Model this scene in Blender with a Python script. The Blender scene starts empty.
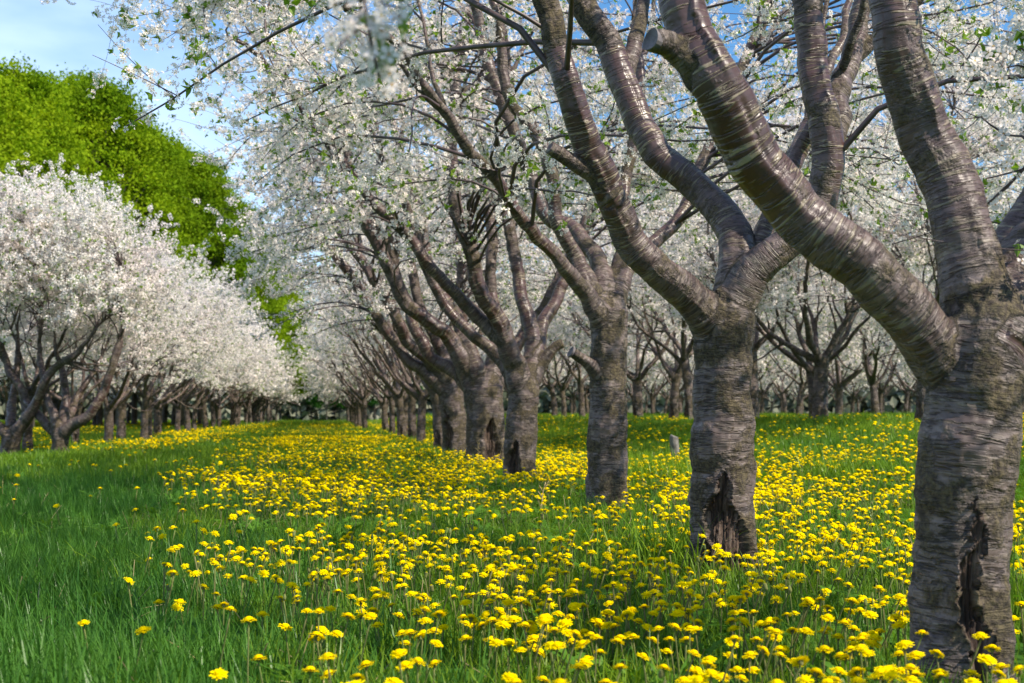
import bpy, math, random
import numpy as np
from mathutils import Vector, Matrix

# ------------------------------------------------------------------ camera, light, exposure
SC = bpy.context.scene
COL = SC.collection
F = 1450.0                      # focal length in pixels of the 1024 px wide frame
CAMZ = 0.65
TH = math.atan(73.5 / F)
cam_d = bpy.data.cameras.new('camera'); cam = bpy.data.objects.new('camera', cam_d); COL.objects.link(cam)
cam_d.sensor_width = 36.0; cam_d.lens = 36.0 * F / 1024
cam_d.clip_start = 0.05; cam_d.clip_end = 3000
cam.location = (0, 0, CAMZ); cam.rotation_euler = (math.pi / 2 + TH, 0, 0)
cam_d.dof.use_dof = True; cam_d.dof.focus_distance = 5.6; cam_d.dof.aperture_fstop = 7.0
SC.camera = cam

SUN_EL, SUN_AZ = math.radians(46), math.radians(120)      # azimuth clockwise from +Y: behind the camera, to its right
W = bpy.data.worlds.new('World'); SC.world = W; W.use_nodes = True
nt = W.node_tree; nt.nodes.clear()
out = nt.nodes.new('ShaderNodeOutputWorld'); bg = nt.nodes.new('ShaderNodeBackground')
sky = nt.nodes.new('ShaderNodeTexSky'); sky.sky_type = 'NISHITA'; sky.sun_disc = False
sky.sun_elevation = SUN_EL; sky.sun_rotation = SUN_AZ; sky.air_density = 1.0; sky.dust_density = 0.4; sky.ozone_density = 4.0
tc = nt.nodes.new('ShaderNodeTexCoord'); mp = nt.nodes.new('ShaderNodeMapping')
mp.inputs['Scale'].default_value = (1.3, 1.3, 4.0); mp.inputs['Location'].default_value = (0.35, 0.2, 0.1)
nz = nt.nodes.new('ShaderNodeTexNoise'); nz.inputs['Scale'].default_value = 2.2; nz.inputs['Detail'].default_value = 6
cr = nt.nodes.new('ShaderNodeValToRGB'); cr.color_ramp.elements[0].position = 0.30; cr.color_ramp.elements[1].position = 0.62
cr.color_ramp.elements[1].color = (0.75, 0.75, 0.75, 1)
mx = nt.nodes.new('ShaderNodeMix'); mx.data_type = 'RGBA'
mx.inputs['B'].default_value = (6.3, 7.7, 10.0, 1)
nt.links.new(tc.outputs['Generated'], mp.inputs['Vector']); nt.links.new(mp.outputs[0], nz.inputs['Vector'])
nt.links.new(nz.outputs['Fac'], cr.inputs[0])
sx = nt.nodes.new('ShaderNodeSeparateXYZ'); nt.links.new(tc.outputs['Generated'], sx.inputs[0])
mr = nt.nodes.new('ShaderNodeMapRange'); mr.inputs['From Min'].default_value = 0.05; mr.inputs['From Max'].default_value = -0.3; nt.links.new(sx.outputs['X'], mr.inputs['Value'])
mm = nt.nodes.new('ShaderNodeMath'); mm.operation = 'MULTIPLY'; nt.links.new(cr.outputs[0], mm.inputs[0]); nt.links.new(mr.outputs[0], mm.inputs[1]); nt.links.new(mm.outputs[0], mx.inputs['Factor'])
hs_ = nt.nodes.new('ShaderNodeHueSaturation'); hs_.inputs['Saturation'].default_value = 1.25; nt.links.new(sky.outputs[0], hs_.inputs['Color'])
nt.links.new(hs_.outputs[0], mx.inputs['A']); nt.links.new(mx.outputs['Result'], bg.inputs[0])
nt.links.new(bg.outputs[0], out.inputs[0]); bg.inputs[1].default_value = 0.11
sd = bpy.data.lights.new('sun', 'SUN'); sd.energy = 5.0; sd.angle = math.radians(0.6); sd.color = (1, 0.91, 0.76)
sun = bpy.data.objects.new('sun', sd); COL.objects.link(sun)
SUNV = Vector((math.sin(SUN_AZ) * math.cos(SUN_EL), math.cos(SUN_AZ) * math.cos(SUN_EL), math.sin(SUN_EL)))
sun.rotation_euler = SUNV.to_track_quat('Z', 'Y').to_euler(); sun.location = (10, -10, 20)
vs = SC.view_settings; vs.view_transform = 'Standard'; vs.look = 'None'; vs.exposure = 0.72; vs.gamma = 1; vs.use_curve_mapping = False
SC.cycles.max_bounces = 7; SC.cycles.diffuse_bounces = 4; SC.cycles.transmission_bounces = 4; SC.cycles.glossy_bounces = 2
SC.cycles.use_denoising = True; SC.cycles.sample_clamp_indirect = 4

# ------------------------------------------------------------------ helpers
rng = np.random.default_rng(7)
CE, SE = math.cos(math.atan(182 / F)), math.sin(math.atan(182 / F))     # the rows run 7 degrees left of the view axis
def row_xy(u, v): return (u * CE - v * SE, u * SE + v * CE)
def to_uv(x, y): return (x * CE + y * SE, -x * SE + y * CE)
def at(px, py, Y):
    a, b = px - 512.0, 341.5 - py
    ry = F * math.cos(TH) - b * math.sin(TH); rz = F * math.sin(TH) + b * math.cos(TH)
    return np.array([a * Y / ry, Y, CAMZ + rz * Y / ry])
def proj(P):
    P = np.atleast_2d(P); x, y, z = P[:, 0], P[:, 1], P[:, 2] - CAMZ
    f = y * math.cos(TH) + z * math.sin(TH); h = -y * math.sin(TH) + z * math.cos(TH)
    f = np.where(f < 0.05, np.nan, f)
    return 512 + F * x / f, 341.5 - F * h / f, f
def sstep(a, b, t):
    t = np.clip((t - a) / (b - a), 0, 1); return t * t * (3 - 2 * t)
def vnoise(x, y, s=1.0, seed=0):
    x = np.asarray(x, float) * s; y = np.asarray(y, float) * s
    xi, yi = np.floor(x).astype(int), np.floor(y).astype(int); fx, fy = x - xi, y - yi
    def h(a, b):
        n = (a * 374761393 + b * 668265263 + seed * 982451653) & 0xffffffff
        n = ((n ^ (n >> 13)) * 1274126177) & 0xffffffff
        return ((n ^ (n >> 16)) & 0xffff) / 65535.0
    fx, fy = fx * fx * (3 - 2 * fx), fy * fy * (3 - 2 * fy)
    return (h(xi, yi) * (1 - fx) + h(xi + 1, yi) * fx) * (1 - fy) + (h(xi, yi + 1) * (1 - fx) + h(xi + 1, yi + 1) * fx) * fy
def ground_z(x, y):
    u, v = to_uv(np.asarray(x, float), np.asarray(y, float))
    z = 0.5 * sstep(2.6, 8.6, u) * sstep(3, 12, v)
    return z + 0.05 * (vnoise(x, y, 0.45, 3) - 0.5) + 0.03 * (vnoise(x, y, 1.3, 4) - 0.5)

def link(o, parent=None):
    COL.objects.link(o)
    if parent is not None: o.parent = parent
    return o
def mesh_obj(name, me, parent=None, mats=()):
    for m in mats: me.materials.append(m)
    return link(bpy.data.objects.new(name, me), parent)
def thing(name, label, cat, loc=(0, 0, 0), rz=0.0, group=None):
    o = bpy.data.objects.new(name, None); o.empty_display_size = 0.2; link(o)
    o.location = loc; o.rotation_euler = (0, 0, rz); o['label'] = label; o['category'] = cat
    if group: o['group'] = group
    return o
def make_mesh(name, V, polys, mat_idx=None, smooth=False):
    """V (n,3); polys: list of int arrays (m,k)"""
    me = bpy.data.meshes.new(name)
    V = np.ascontiguousarray(V, dtype=np.float32)
    me.vertices.add(len(V)); me.vertices.foreach_set('co', V.ravel())
    polys = [np.asarray(p, dtype=np.int32) for p in polys if len(p)]
    tot = np.concatenate([np.full(len(p), p.shape[1], dtype=np.int32) for p in polys])
    idx = np.concatenate([p.ravel() for p in polys])
    st = np.concatenate([[0], np.cumsum(tot)[:-1]]).astype(np.int32)
    me.loops.add(len(idx)); me.loops.foreach_set('vertex_index', idx)
    me.polygons.add(len(tot)); me.polygons.foreach_set('loop_start', st)
    try: me.polygons.foreach_set('loop_total', tot)
    except Exception: pass
    if mat_idx is not None: me.polygons.foreach_set('material_index', np.asarray(mat_idx, dtype=np.int32))
    me.polygons.foreach_set('use_smooth', np.full(len(tot), smooth, dtype=bool))
    me.update(calc_edges=True); 
    return me
def rotmats(n, r=rng):
    q = r.normal(size=(n, 4)); q /= np.linalg.norm(q, axis=1)[:, None]
    w, x, y, z = q.T
    return np.stack([np.stack([1 - 2 * (y * y + z * z), 2 * (x * y - z * w), 2 * (x * z + y * w)], 1),
                     np.stack([2 * (x * y + z * w), 1 - 2 * (x * x + z * z), 2 * (y * z - x * w)], 1),
                     np.stack([2 * (x * z - y * w), 2 * (y * z + x * w), 1 - 2 * (x * x + y * y)], 1)], 1)
def norm(a): return a / np.maximum(np.linalg.norm(a, axis=-1, keepdims=True), 1e-9)
def tubes(P, R, k=5, cap=True):
    """P (B,n,3) R (B,n) -> verts, [quads, caps]"""
    B, n, _ = P.shape
    T = np.empty_like(P); T[:, 1:-1] = P[:, 2:] - P[:, :-2]; T[:, 0] = P[:, 1] - P[:, 0]; T[:, -1] = P[:, -1] - P[:, -2]
    T = norm(T)
    ref = np.where(np.abs(T[:, :1, 2:3]) > 0.8, np.array([1.0, 0, 0]), np.array([0, 0, 1.0]))
    ref = np.broadcast_to(ref, P.shape)
    A = np.cross(T, ref); A = norm(A)
    for i in range(1, n):            # parallel transport
        a = A[:, i - 1] - T[:, i] * np.sum(A[:, i - 1] * T[:, i], -1, keepdims=True); A[:, i] = norm(a)
    Bn = np.cross(T, A)
    th = np.arange(k) * 2 * math.pi / k
    V = P[:, :, None, :] + R[:, :, None, None] * (A[:, :, None, :] * np.cos(th)[None, None, :, None] + Bn[:, :, None, :] * np.sin(th)[None, None, :, None])
    base = (np.arange(B) * n * k)[:, None, None] + (np.arange(n - 1) * k)[None, :, None]
    j = np.arange(k)[None, None, :]; j2 = (np.arange(k) + 1)[None, None, :] % k
    Q = np.stack([base + j, base + j2, base + k + j2, base + k + j], -1).reshape(-1, 4)
    polys = [Q]
    if cap:
        b0 = (np.arange(B) * n * k)[:, None]
        polys.append(b0 + np.arange(k)[::-1][None, :]); polys.append(b0 + (n - 1) * k + np.arange(k)[None, :])
    return V.reshape(-1, 3), polys
class Acc:
    def __init__(s): s.V = []; s.P = {}; s.n = 0
    def add(s, V, polys, mi=0):
        for p in polys: s.P.setdefault(p.shape[1], []).append((p + s.n, mi))
        s.V.append(V); s.n += len(V)
    def mesh(s, name, smooth=False):
        polys, mi = [], []
        for k, l in s.P.items():
            polys.append(np.concatenate([a for a, _ in l])); mi.append(np.concatenate([np.full(len(a), m) for a, m in l]))
        return make_mesh(name, np.concatenate(s.V), polys, np.concatenate(mi), smooth)

# ------------------------------------------------------------------ materials
class NT:
    def __init__(s, name):
        s.m = bpy.data.materials.new(name); s.m.use_nodes = True; s.t = s.m.node_tree; s.t.nodes.clear()
        s.out = s.n('ShaderNodeOutputMaterial')
    def n(s, typ, **kw):
        nd = s.t.nodes.new(typ)
        for k, v in kw.items(): setattr(nd, k, v)
        return nd
    def l(s, a, b): s.t.links.new(a, b)
    def noise(s, vec, scale, detail=4, rough=0.55, dist=0):
        nd = s.n('ShaderNodeTexNoise'); nd.inputs['Scale'].default_value = scale; nd.inputs['Detail'].default_value = detail
        nd.inputs['Roughness'].default_value = rough; nd.inputs['Distortion'].default_value = dist
        if vec is not None: s.l(vec, nd.inputs['Vector'])
        return nd.outputs['Fac']
    def ramp(s, fac, stops, interp='LINEAR'):
        nd = s.n('ShaderNodeValToRGB'); r = nd.color_ramp; r.interpolation = interp
        while len(r.elements) < len(stops): r.elements.new(0.5)
        for e, (p, c) in zip(r.elements, stops):
            e.position = p; e.color = (*c, 1) if len(c) == 3 else c
        s.l(fac, nd.inputs[0]); return nd.outputs[0]
    def mix(s, fac, a, b, mode='MIX'):
        nd = s.n('ShaderNodeMix', data_type='RGBA', blend_type=mode)
        for v, k in ((fac, 'Factor'), (a, 'A'), (b, 'B')):
            if isinstance(v, (int, float)): nd.inputs[k].default_value = v
            elif isinstance(v, tuple): nd.inputs[k].default_value = (*v, 1)
            else: s.l(v, nd.inputs[k])
        return nd.outputs['Result']
    def math(s, op, a, b=0.0):
        nd = s.n('ShaderNodeMath', operation=op)
        for i, v in enumerate((a, b)):
            if isinstance(v, (int, float)): nd.inputs[i].default_value = v
            else: s.l(v, nd.inputs[i])
        return nd.outputs[0]
    def mapping(s, vec, scale):
        nd = s.n('ShaderNodeMapping'); nd.inputs['Scale'].default_value = scale; s.l(vec, nd.inputs['Vector']); return nd.outputs[0]
    def attr(s, name, out='Fac'):
        nd = s.n('ShaderNodeAttribute', attribute_name=name); return nd.outputs[out]
G1 = ((0, (0, 0, 0)), (1, (1, 1, 1)))

def bark_mat(name, smoothness=1.0):
    """cherry bark: satin purple-brown skin, horizontal lenticel strips, rough mossy plates, fibrous dead wood where 'wound' is 1"""
    t = NT(name); co = t.attr('barkco', 'Vector')
    m1 = t.mapping(co, (4.5, 4.5, 32)); strips = t.noise(m1, 1.0, 3.0, 0.55, 0.2)
    m2 = t.mapping(co, (14, 14, 120)); fine = t.noise(m2, 1.0, 3, 0.6, 0.2)
    patch = t.noise(co, 5.5, 5, 0.62); patch2 = t.noise(t.mapping(co, (1, 1, 0.6)), 2.6, 3)
    grit = t.noise(co, 70, 4, 0.7); rough = t.attr('rough')
    # skin colour
    skin = t.mix(t.ramp(patch2, ((0.36, (0, 0, 0)), (0.64, (1, 1, 1)))), (0.048, 0.018, 0.014), (0.090, 0.050, 0.049))
    skin = t.mix(t.math('MULTIPLY', t.ramp(patch, ((0.45, (0, 0, 0)), (0.7, (1, 1, 1)))), 0.5), skin, (0.115, 0.090, 0.092))
    old = t.mix(t.ramp(patch, ((0.3, (0, 0, 0)), (0.7, (1, 1, 1)))), (0.060, 0.040, 0.031), (0.205, 0.165, 0.150))
    pale = t.ramp(strips, ((0.36, (1, 1, 1)), (0.44, (0, 0, 0))))
    old = t.mix(t.math('MULTIPLY', pale, 0.5), old, (0.26, 0.205, 0.195))
    def thinline(fac, w, gate_lo, gm):
        d = t.math('ABSOLUTE', t.math('SUBTRACT', fac, 0.5)); ln = t.ramp(d, ((0.0, (1, 1, 1)), (w, (1, 1, 1)), (w * 1.8, (0, 0, 0))))
        g_ = t.noise(t.mapping(co, gm), 1.0, 3, 0.6, 0.2)
        return t.math('MULTIPLY', ln, t.ramp(g_, ((gate_lo, (0, 0, 0)), (gate_lo + 0.08, (1, 1, 1)))))
    line = thinline(strips, 0.021, 0.34, (9, 9, 22)); fl = thinline(fine, 0.022, 0.46, (9, 9, 22))
    lent_n = t.noise(t.mapping(co, (3.5, 3.5, 58)), 1.0, 2.0, 0.5, 0.15); lent = thinline(lent_n, 0.020, 0.44, (8, 8, 26))
    edge = t.ramp(lent_n, ((0.53, (0, 0, 0)), (0.55, (1, 1, 1)), (0.58, (0, 0, 0))))  # shadow painted as a dark line along one side of each lenticel
    old = t.mix(t.math('MULTIPLY', fl, 0.8), old, (0.022, 0.015, 0.012)); old = t.mix(t.math('MULTIPLY', line, 0.95), old, (0.014, 0.009, 0.008))
    skin = t.mix(t.math('MULTIPLY', fl, 0.5), skin, (0.025, 0.014, 0.012))
    skin = t.mix(t.math('MULTIPLY', edge, 0.55), skin, (0.014, 0.009, 0.008)); skin = t.mix(t.math('MULTIPLY', lent, 0.85), skin, (0.27, 0.22, 0.15))
    base = t.mix(rough, skin, old)
    # crusty mossy plates
    pm = t.ramp(t.math('ADD', t.math('MULTIPLY', patch, 0.8), t.math('MULTIPLY', rough, 0.13)), ((0.475, (0, 0, 0)), (0.535, (1, 1, 1))))
    crust = t.mix(t.ramp(grit, ((0.4, (0, 0, 0)), (0.6, (1, 1, 1)))), (0.020, 0.013, 0.008), (0.105, 0.082, 0.038))
    base = t.mix(t.math('MULTIPLY', pm, 0.85), base, crust)
    # dead wood
    wv = t.mapping(co, (60, 60, 5)); wg = t.noise(wv, 1.0, 5, 0.65)
    wood = t.ramp(wg, ((0.34, (0.010, 0.006, 0.004)), (0.50, (0.060, 0.034, 0.024)), (0.66, (0.20, 0.145, 0.11))))
    wound = t.attr('wound'); base = t.mix(wound, base, wood)
    h_old = t.math('ADD', t.math('MULTIPLY', strips, 0.45), t.math('ADD', t.math('MULTIPLY', fine, 0.2), t.math('ADD', t.math('MULTIPLY', line, -0.5), t.math('MULTIPLY', fl, -0.25))))
    h_new = t.math('ADD', t.math('MULTIPLY', lent_n, 0.12), t.math('ADD', t.math('MULTIPLY', lent, 0.28), t.math('MULTIPLY', edge, -0.15)))
    mh = t.n('ShaderNodeMix'); t.l(rough, mh.inputs['Factor']); t.l(h_new, mh.inputs['A']); t.l(h_old, mh.inputs['B']); hgt = mh.outputs['Result']
    hgt = t.math('ADD', hgt, t.math('MULTIPLY', t.math('MULTIPLY', pm, grit), 0.9))
    mxh = t.n('ShaderNodeMix'); t.l(wound, mxh.inputs['Factor']); t.l(hgt, mxh.inputs['A']); t.l(t.math('MULTIPLY', wg, 3.0), mxh.inputs['B'])
    bmp = t.n('ShaderNodeBump'); bmp.inputs['Strength'].default_value = 1.0; bmp.inputs['Distance'].default_value = 0.011
    t.l(mxh.outputs['Result'], bmp.inputs['Height'])
    p = t.n('ShaderNodeBsdfPrincipled'); t.l(base, p.inputs['Base Color']); t.l(bmp.outputs[0], p.inputs['Normal'])
    ro = t.math('ADD', t.math('MULTIPLY', pm, 0.4), t.math('ADD', t.math('MULTIPLY', rough, 0.24), 0.38))
    ro = t.math('MINIMUM', t.math('ADD', ro, t.math('MULTIPLY', wound, 0.5)), 0.95)
    t.l(ro, p.inputs['Roughness']); p.inputs['Specular IOR Level'].default_value = 0.55
    t.l(p.outputs[0], t.out.inputs[0]); return t.m
def simple(name, c1, c2, scale=8, rough=0.75, bump=0.0):
    t = NT(name); tcn = t.n('ShaderNodeTexCoord'); nf = t.noise(tcn.outputs['Object'], scale, 4)
    c = t.mix(t.ramp(nf, ((0.35, (0, 0, 0)), (0.65, (1, 1, 1)))), c1, c2)
    p = t.n('ShaderNodeBsdfPrincipled'); t.l(c, p.inputs['Base Color']); p.inputs['Roughness'].default_value = rough
    if bump:
        b = t.n('ShaderNodeBump'); b.inputs['Strength'].default_value = 0.7; b.inputs['Distance'].default_value = bump; t.l(nf, b.inputs['Height']); t.l(b.outputs[0], p.inputs['Normal'])
    t.l(p.outputs[0], t.out.inputs[0]); return t.m
def thin(name, c1, c2, c3, trans, scale=30, tcol=None, gloss=0.0, big=0.35, coord='pos'):
    """petals, leaves, grass: diffuse front, light passing through"""
    t = NT(name); g = t.n('ShaderNodeNewGeometry')
    a = t.noise(g.outputs['Position'], scale, 2); b = t.noise(g.outputs['Position'], big, 3)
    c = t.mix(t.ramp(a, ((0.38, (0, 0, 0)), (0.62, (1, 1, 1)))), c1, c2)
    c = t.mix(t.ramp(b, ((0.35, (0, 0, 0)), (0.7, (0.8, 0.8, 0.8)))), c, c3)
    d = t.n('ShaderNodeBsdfDiffuse'); tr = t.n('ShaderNodeBsdfTranslucent'); t.l(c, d.inputs[0])
    if tcol: t.l(t.mix(1.0, c, tcol, 'MULTIPLY'), tr.inputs[0])
    else: t.l(c, tr.inputs[0])
    m = t.n('ShaderNodeMixShader'); m.inputs[0].default_value = trans; t.l(d.outputs[0], m.inputs[1]); t.l(tr.outputs[0], m.inputs[2])
    last = m.outputs[0]
    if gloss:
        gl = t.n('ShaderNodeBsdfGlossy'); gl.inputs['Roughness'].default_value = 0.35
        m2 = t.n('ShaderNodeMixShader'); m2.inputs[0].default_value = gloss; t.l(last, m2.inputs[1]); t.l(gl.outputs[0], m2.inputs[2]); last = m2.outputs[0]
    t.l(last, t.out.inputs[0]); return t.m
M = {}
M['bark'] = bark_mat('cherry_bark')
M['twig'] = simple('twig_bark', (0.045, 0.026, 0.028), (0.10, 0.072, 0.074), 14, 0.5)
M['petal'] = thin('petal', (0.88, 0.82, 0.77), (0.89, 0.86, 0.81), (0.87, 0.76, 0.75), 0.45, 40, None, 0, 0.7)
M['pistil'] = simple('flower_centre', (0.35, 0.30, 0.06), (0.45, 0.20, 0.08), 60)
M['leaf'] = thin('young_leaf', (0.18, 0.30, 0.02), (0.26, 0.38, 0.03), (0.13, 0.26, 0.02), 0.5, 25, (1.0, 1.0, 0.5), 0.04)
M['grass'] = thin('grass_blade', (0.055, 0.150, 0.022), (0.15, 0.28, 0.028), (0.25, 0.35, 0.014), 0.45, 9, (1.0, 1.0, 0.45), 0.012, 0.45)
M['shaded_lane_grass'] = thin('shaded_lane_blade', (0.042, 0.140, 0.026), (0.095, 0.225, 0.032), (0.08, 0.19, 0.022), 0.42, 9, (1.0, 1.0, 0.5), 0.01, 0.45)  # long lane grass, its green darkened and cooled to paint in the tree shade
M['herb'] = thin('herb_leaf', (0.06, 0.16, 0.02), (0.13, 0.27, 0.03), (0.09, 0.20, 0.02), 0.42, 9, (1.0, 1.0, 0.45), 0.015, 0.6)
M['straw'] = thin('dry_stalk', (0.34, 0.27, 0.13), (0.45, 0.37, 0.2), (0.3, 0.22, 0.12), 0.2, 9)
M['ray'] = thin('dandelion_floret', (0.90, 0.72, 0.0), (0.92, 0.78, 0.004), (0.90, 0.70, 0.0), 0.3, 150, None, 0, 2)
M['ray_in'] = thin('dandelion_disc', (0.88, 0.60, 0.0), (0.90, 0.68, 0.003), (0.88, 0.60, 0.0), 0.15, 150, None, 0, 2)
M['stem'] = thin('dandelion_stem', (0.16, 0.26, 0.06), (0.24, 0.27, 0.10), (0.22, 0.16, 0.08), 0.3, 12)
M['wood_leaf'] = thin('woodland_leaf', (0.17, 0.29, 0.010), (0.31, 0.42, 0.016), (0.09, 0.18, 0.010), 0.45, 0.9, (1.0, 1.0, 0.3), 0.0, 0.12)
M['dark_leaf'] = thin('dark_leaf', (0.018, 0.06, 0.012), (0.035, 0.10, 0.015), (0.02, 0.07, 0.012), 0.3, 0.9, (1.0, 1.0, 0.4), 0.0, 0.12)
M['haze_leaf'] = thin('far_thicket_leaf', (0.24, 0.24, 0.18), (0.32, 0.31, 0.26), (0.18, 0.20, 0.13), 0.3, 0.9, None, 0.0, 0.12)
M['wood_bark'] = simple('woodland_bark', (0.07, 0.055, 0.045), (0.15, 0.13, 0.11), 3, 0.9, 0.03)
t = NT('soil_and_moss'); g = t.n('ShaderNodeNewGeometry')
a = t.noise(g.outputs['Position'], 6, 6, 0.65); b = t.noise(g.outputs['Position'], 0.35, 4)
c = t.mix(t.ramp(a, ((0.35, (0, 0, 0)), (0.65, (1, 1, 1)))), (0.022, 0.05, 0.012), (0.05, 0.12, 0.02))
c = t.mix(t.ramp(b, ((0.3, (0, 0, 0)), (0.7, (1, 1, 1)))), c, (0.05, 0.13, 0.02))
p = t.n('ShaderNodeBsdfDiffuse'); t.l(c, p.inputs[0]); t.l(p.outputs[0], t.out.inputs[0]); M['ground'] = t.m

# ------------------------------------------------------------------ ground
xs = np.concatenate([np.linspace(-900, -60, 22)[:-1], np.linspace(-60, -12, 60)[:-1], np.linspace(-12, 14, 130)[:-1], np.linspace(14, 80, 80)[:-1], np.linspace(80, 900, 22)])
ys = np.concatenate([np.linspace(-300, -8, 10)[:-1], np.linspace(-8, 30, 170)[:-1], np.linspace(30, 140, 140)[:-1], np.linspace(140, 1500, 22)])
X, Y = np.meshgrid(xs, ys); Z = ground_z(X, Y)
V = np.stack([X, Y, Z], -1).reshape(-1, 3); nx, ny = len(xs), len(ys)
i = (np.arange(ny - 1)[:, None] * nx + np.arange(nx - 1)[None, :]).ravel()
gme = make_mesh('ground', V, [np.stack([i, i + 1, i + nx + 1, i + nx], 1)], None, True)
go = mesh_obj('ground', gme, None, [M['ground']]); go['kind'] = 'structure'

# ------------------------------------------------------------------ blossom and leaf scatter
def flower_tpl(petals, r, n=6, spread=0.032):
    """a bunch of n flowers round the origin. returns verts, petal polys, centre polys"""
    V, P, C = [], [], []
    ph = np.arange(n) * 2.39996; zz = 1 - (np.arange(n) + 0.5) * 1.7 / n
    for k in range(n):
        s = math.sqrt(max(0, 1 - zz[k] ** 2)); d = np.array([s * math.cos(ph[k]), s * math.sin(ph[k]), zz[k]]) + rng.normal(size=3) * 0.25
        d = norm(d); c = d * spread * rng.uniform(0.75, 1.2)
        a = norm(np.cross(d, rng.normal(size=3))); b = np.cross(d, a); rr = r * rng.uniform(0.85, 1.12)
        o = len(V)
        if petals == 5:
            for q in range(5):
                t0 = q * 2 * math.pi / 5; o = len(V)
                def pt(rad, ang, up): return c + (a * math.cos(t0 + ang) + b * math.sin(t0 + ang)) * rad + d * up
                cup = rng.uniform(0.05, 0.35) * rr
                V += [pt(rr * 0.12, 0, 0), pt(rr * 0.66, -0.50, cup * 0.8), pt(rr * 1.0, -0.2, cup), pt(rr * 1.0, 0.2, cup), pt(rr * 0.66, 0.50, cup * 0.8)]
                P.append([o, o + 1, o + 2, o + 3, o + 4])
            o = len(V)
            for q in range(5):
                t0 = q * 2 * math.pi / 5; V.append(c + (a * math.cos(t0) + b * math.sin(t0)) * rr * 0.2 + d * 0.0022)
            C.append(list(range(o, o + 5)))
        else:
            m = petals if petals > 2 else 4
            for q in range(m):
                t0 = q * 2 * math.pi / m; w = rr * rng.uniform(0.75, 1.1)
                V.append(c + (a * math.cos(t0) + b * math.sin(t0)) * w + d * rng.uniform(-0.15, 0.25) * rr)
            P.append(list(range(o, o + m)))
    return np.array(V), np.array(P), np.array(C) if C else np.zeros((0, 5), int)
def leaf_tpl(n=3, L=0.035, w=0.011):
    V, P = [], []
    for k in range(n):
        az = k * 2.2 + rng.uniform(0, 1); el = rng.uniform(0.5, 1.2)
        d = np.array([math.cos(az) * math.cos(el), math.sin(az) * math.cos(el), math.sin(el)]); s = norm(np.cross(d, [0, 0, 1.0])); up = np.cross(s, d)
        l = L * rng.uniform(0.7, 1.25); o = len(V)
        V += [d * 0.004, d * l * 0.45 + s * w + up * .004, d * l - up * l * .2, d * l * 0.45 - s * w + up * .004, d * l * 0.5 - up * 0.003]
        P += [[o, o + 1, o + 4, o], [o + 4, o + 1, o + 2, o], [o, o + 4, o + 3, o], [o + 4, o + 2, o + 3, o]]
        P = P[:-4] + [[o, o + 1, o + 2, o + 4], [o, o + 4, o + 2, o + 3]]
    return np.array(V), np.array(P)
HI = [flower_tpl(5, 0.0155, n) for n in (4, 5, 6, 7, 5)]
MID = [flower_tpl(4, 0.0165, n, 0.034) for n in (5, 6, 7, 6)]
LOW = [flower_tpl(4, 0.028, 3, 0.036) for _ in range(5)]
LTP = [leaf_tpl(n) for n in (3, 4, 3)]
LTPB = [leaf_tpl(2, 0.05, 0.016) for n in range(2)]
def blossom_mesh(name, C, lod, scale=1.0, r=rng):
    tp = {'hi': HI, 'mid': MID, 'low': LOW}[lod]; acc = Acc(); which = r.integers(0, len(tp), len(C))
    for k, (tv, tpq, tc_) in enumerate(tp):
        c = C[which == k]
        if not len(c): continue
        R = rotmats(len(c), r); s = r.uniform(0.75, 1.2, len(c)) * scale
        Vv = np.einsum('nij,vj->nvi', R, tv) * s[:, None, None] + c[:, None, :]
        off = (np.arange(len(c)) * len(tv))[:, None, None]
        n0 = acc.n; acc.V.append(Vv.reshape(-1, 3)); acc.n += len(c) * len(tv)
        acc.P.setdefault(tpq.shape[1], []).append(((tpq[None] + off).reshape(-1, tpq.shape[1]) + n0, 0))
        if len(tc_): acc.P.setdefault(5, []).append(((tc_[None] + off).reshape(-1, 5) + n0, 1))
    return acc.mesh(name)
def leaf_mesh(name, C, scale=1.0, r=rng, big=False, tp=None):
    tp = tp or (LTPB if big else LTP); acc = Acc(); which = r.integers(0, len(tp), len(C))
    for k, (tv, tq) in enumerate(tp):
        c = C[which == k]
        if not len(c): continue
        az = r.uniform(0, 6.283, len(c)); R = rotmats(len(c), r); s = r.uniform(0.7, 1.3, len(c)) * scale
        Vv = np.einsum('nij,vj->nvi', R, tv) * s[:, None, None] + c[:, None, :]
        off = (np.arange(len(c)) * len(tv))[:, None, None]; n0 = acc.n
        acc.V.append(Vv.reshape(-1, 3)); acc.n += len(c) * len(tv)
        acc.P.setdefault(4, []).append(((tq[None] + off).reshape(-1, 4) + n0, 0))
    return acc.mesh(name)

# ------------------------------------------------------------------ tree skeleton
def resample(P, R, step):
    P = np.asarray(P, float); R = np.asarray(R, float)
    if len(P) > 2:                                   # Catmull-Rom
        Q = np.vstack([2 * P[0] - P[1], P, 2 * P[-1] - P[-2]]); outP, outR = [], []
        for i in range(len(P) - 1):
            p0, p1, p2, p3 = Q[i], Q[i + 1], Q[i + 2], Q[i + 3]; m = max(2, int(np.linalg.norm(p2 - p1) / step))
            for t in np.linspace(0, 1, m, endpoint=False):
                outP.append(0.5 * (2 * p1 + (p2 - p0) * t + (2 * p0 - 5 * p1 + 4 * p2 - p3) * t * t + (3 * p1 - p0 - 3 * p2 + p3) * t ** 3)); outR.append(R[i] * (1 - t) + R[i + 1] * t)
        outP.append(P[-1]); outR.append(R[-1]); return np.array(outP), np.array(outR)
    m = max(2, int(np.linalg.norm(P[1] - P[0]) / step) + 1); t = np.linspace(0, 1, m)[:, None]
    return P[0] * (1 - t) + P[1] * t, R[0] * (1 - t[:, 0]) + R[1] * t[:, 0]
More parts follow.
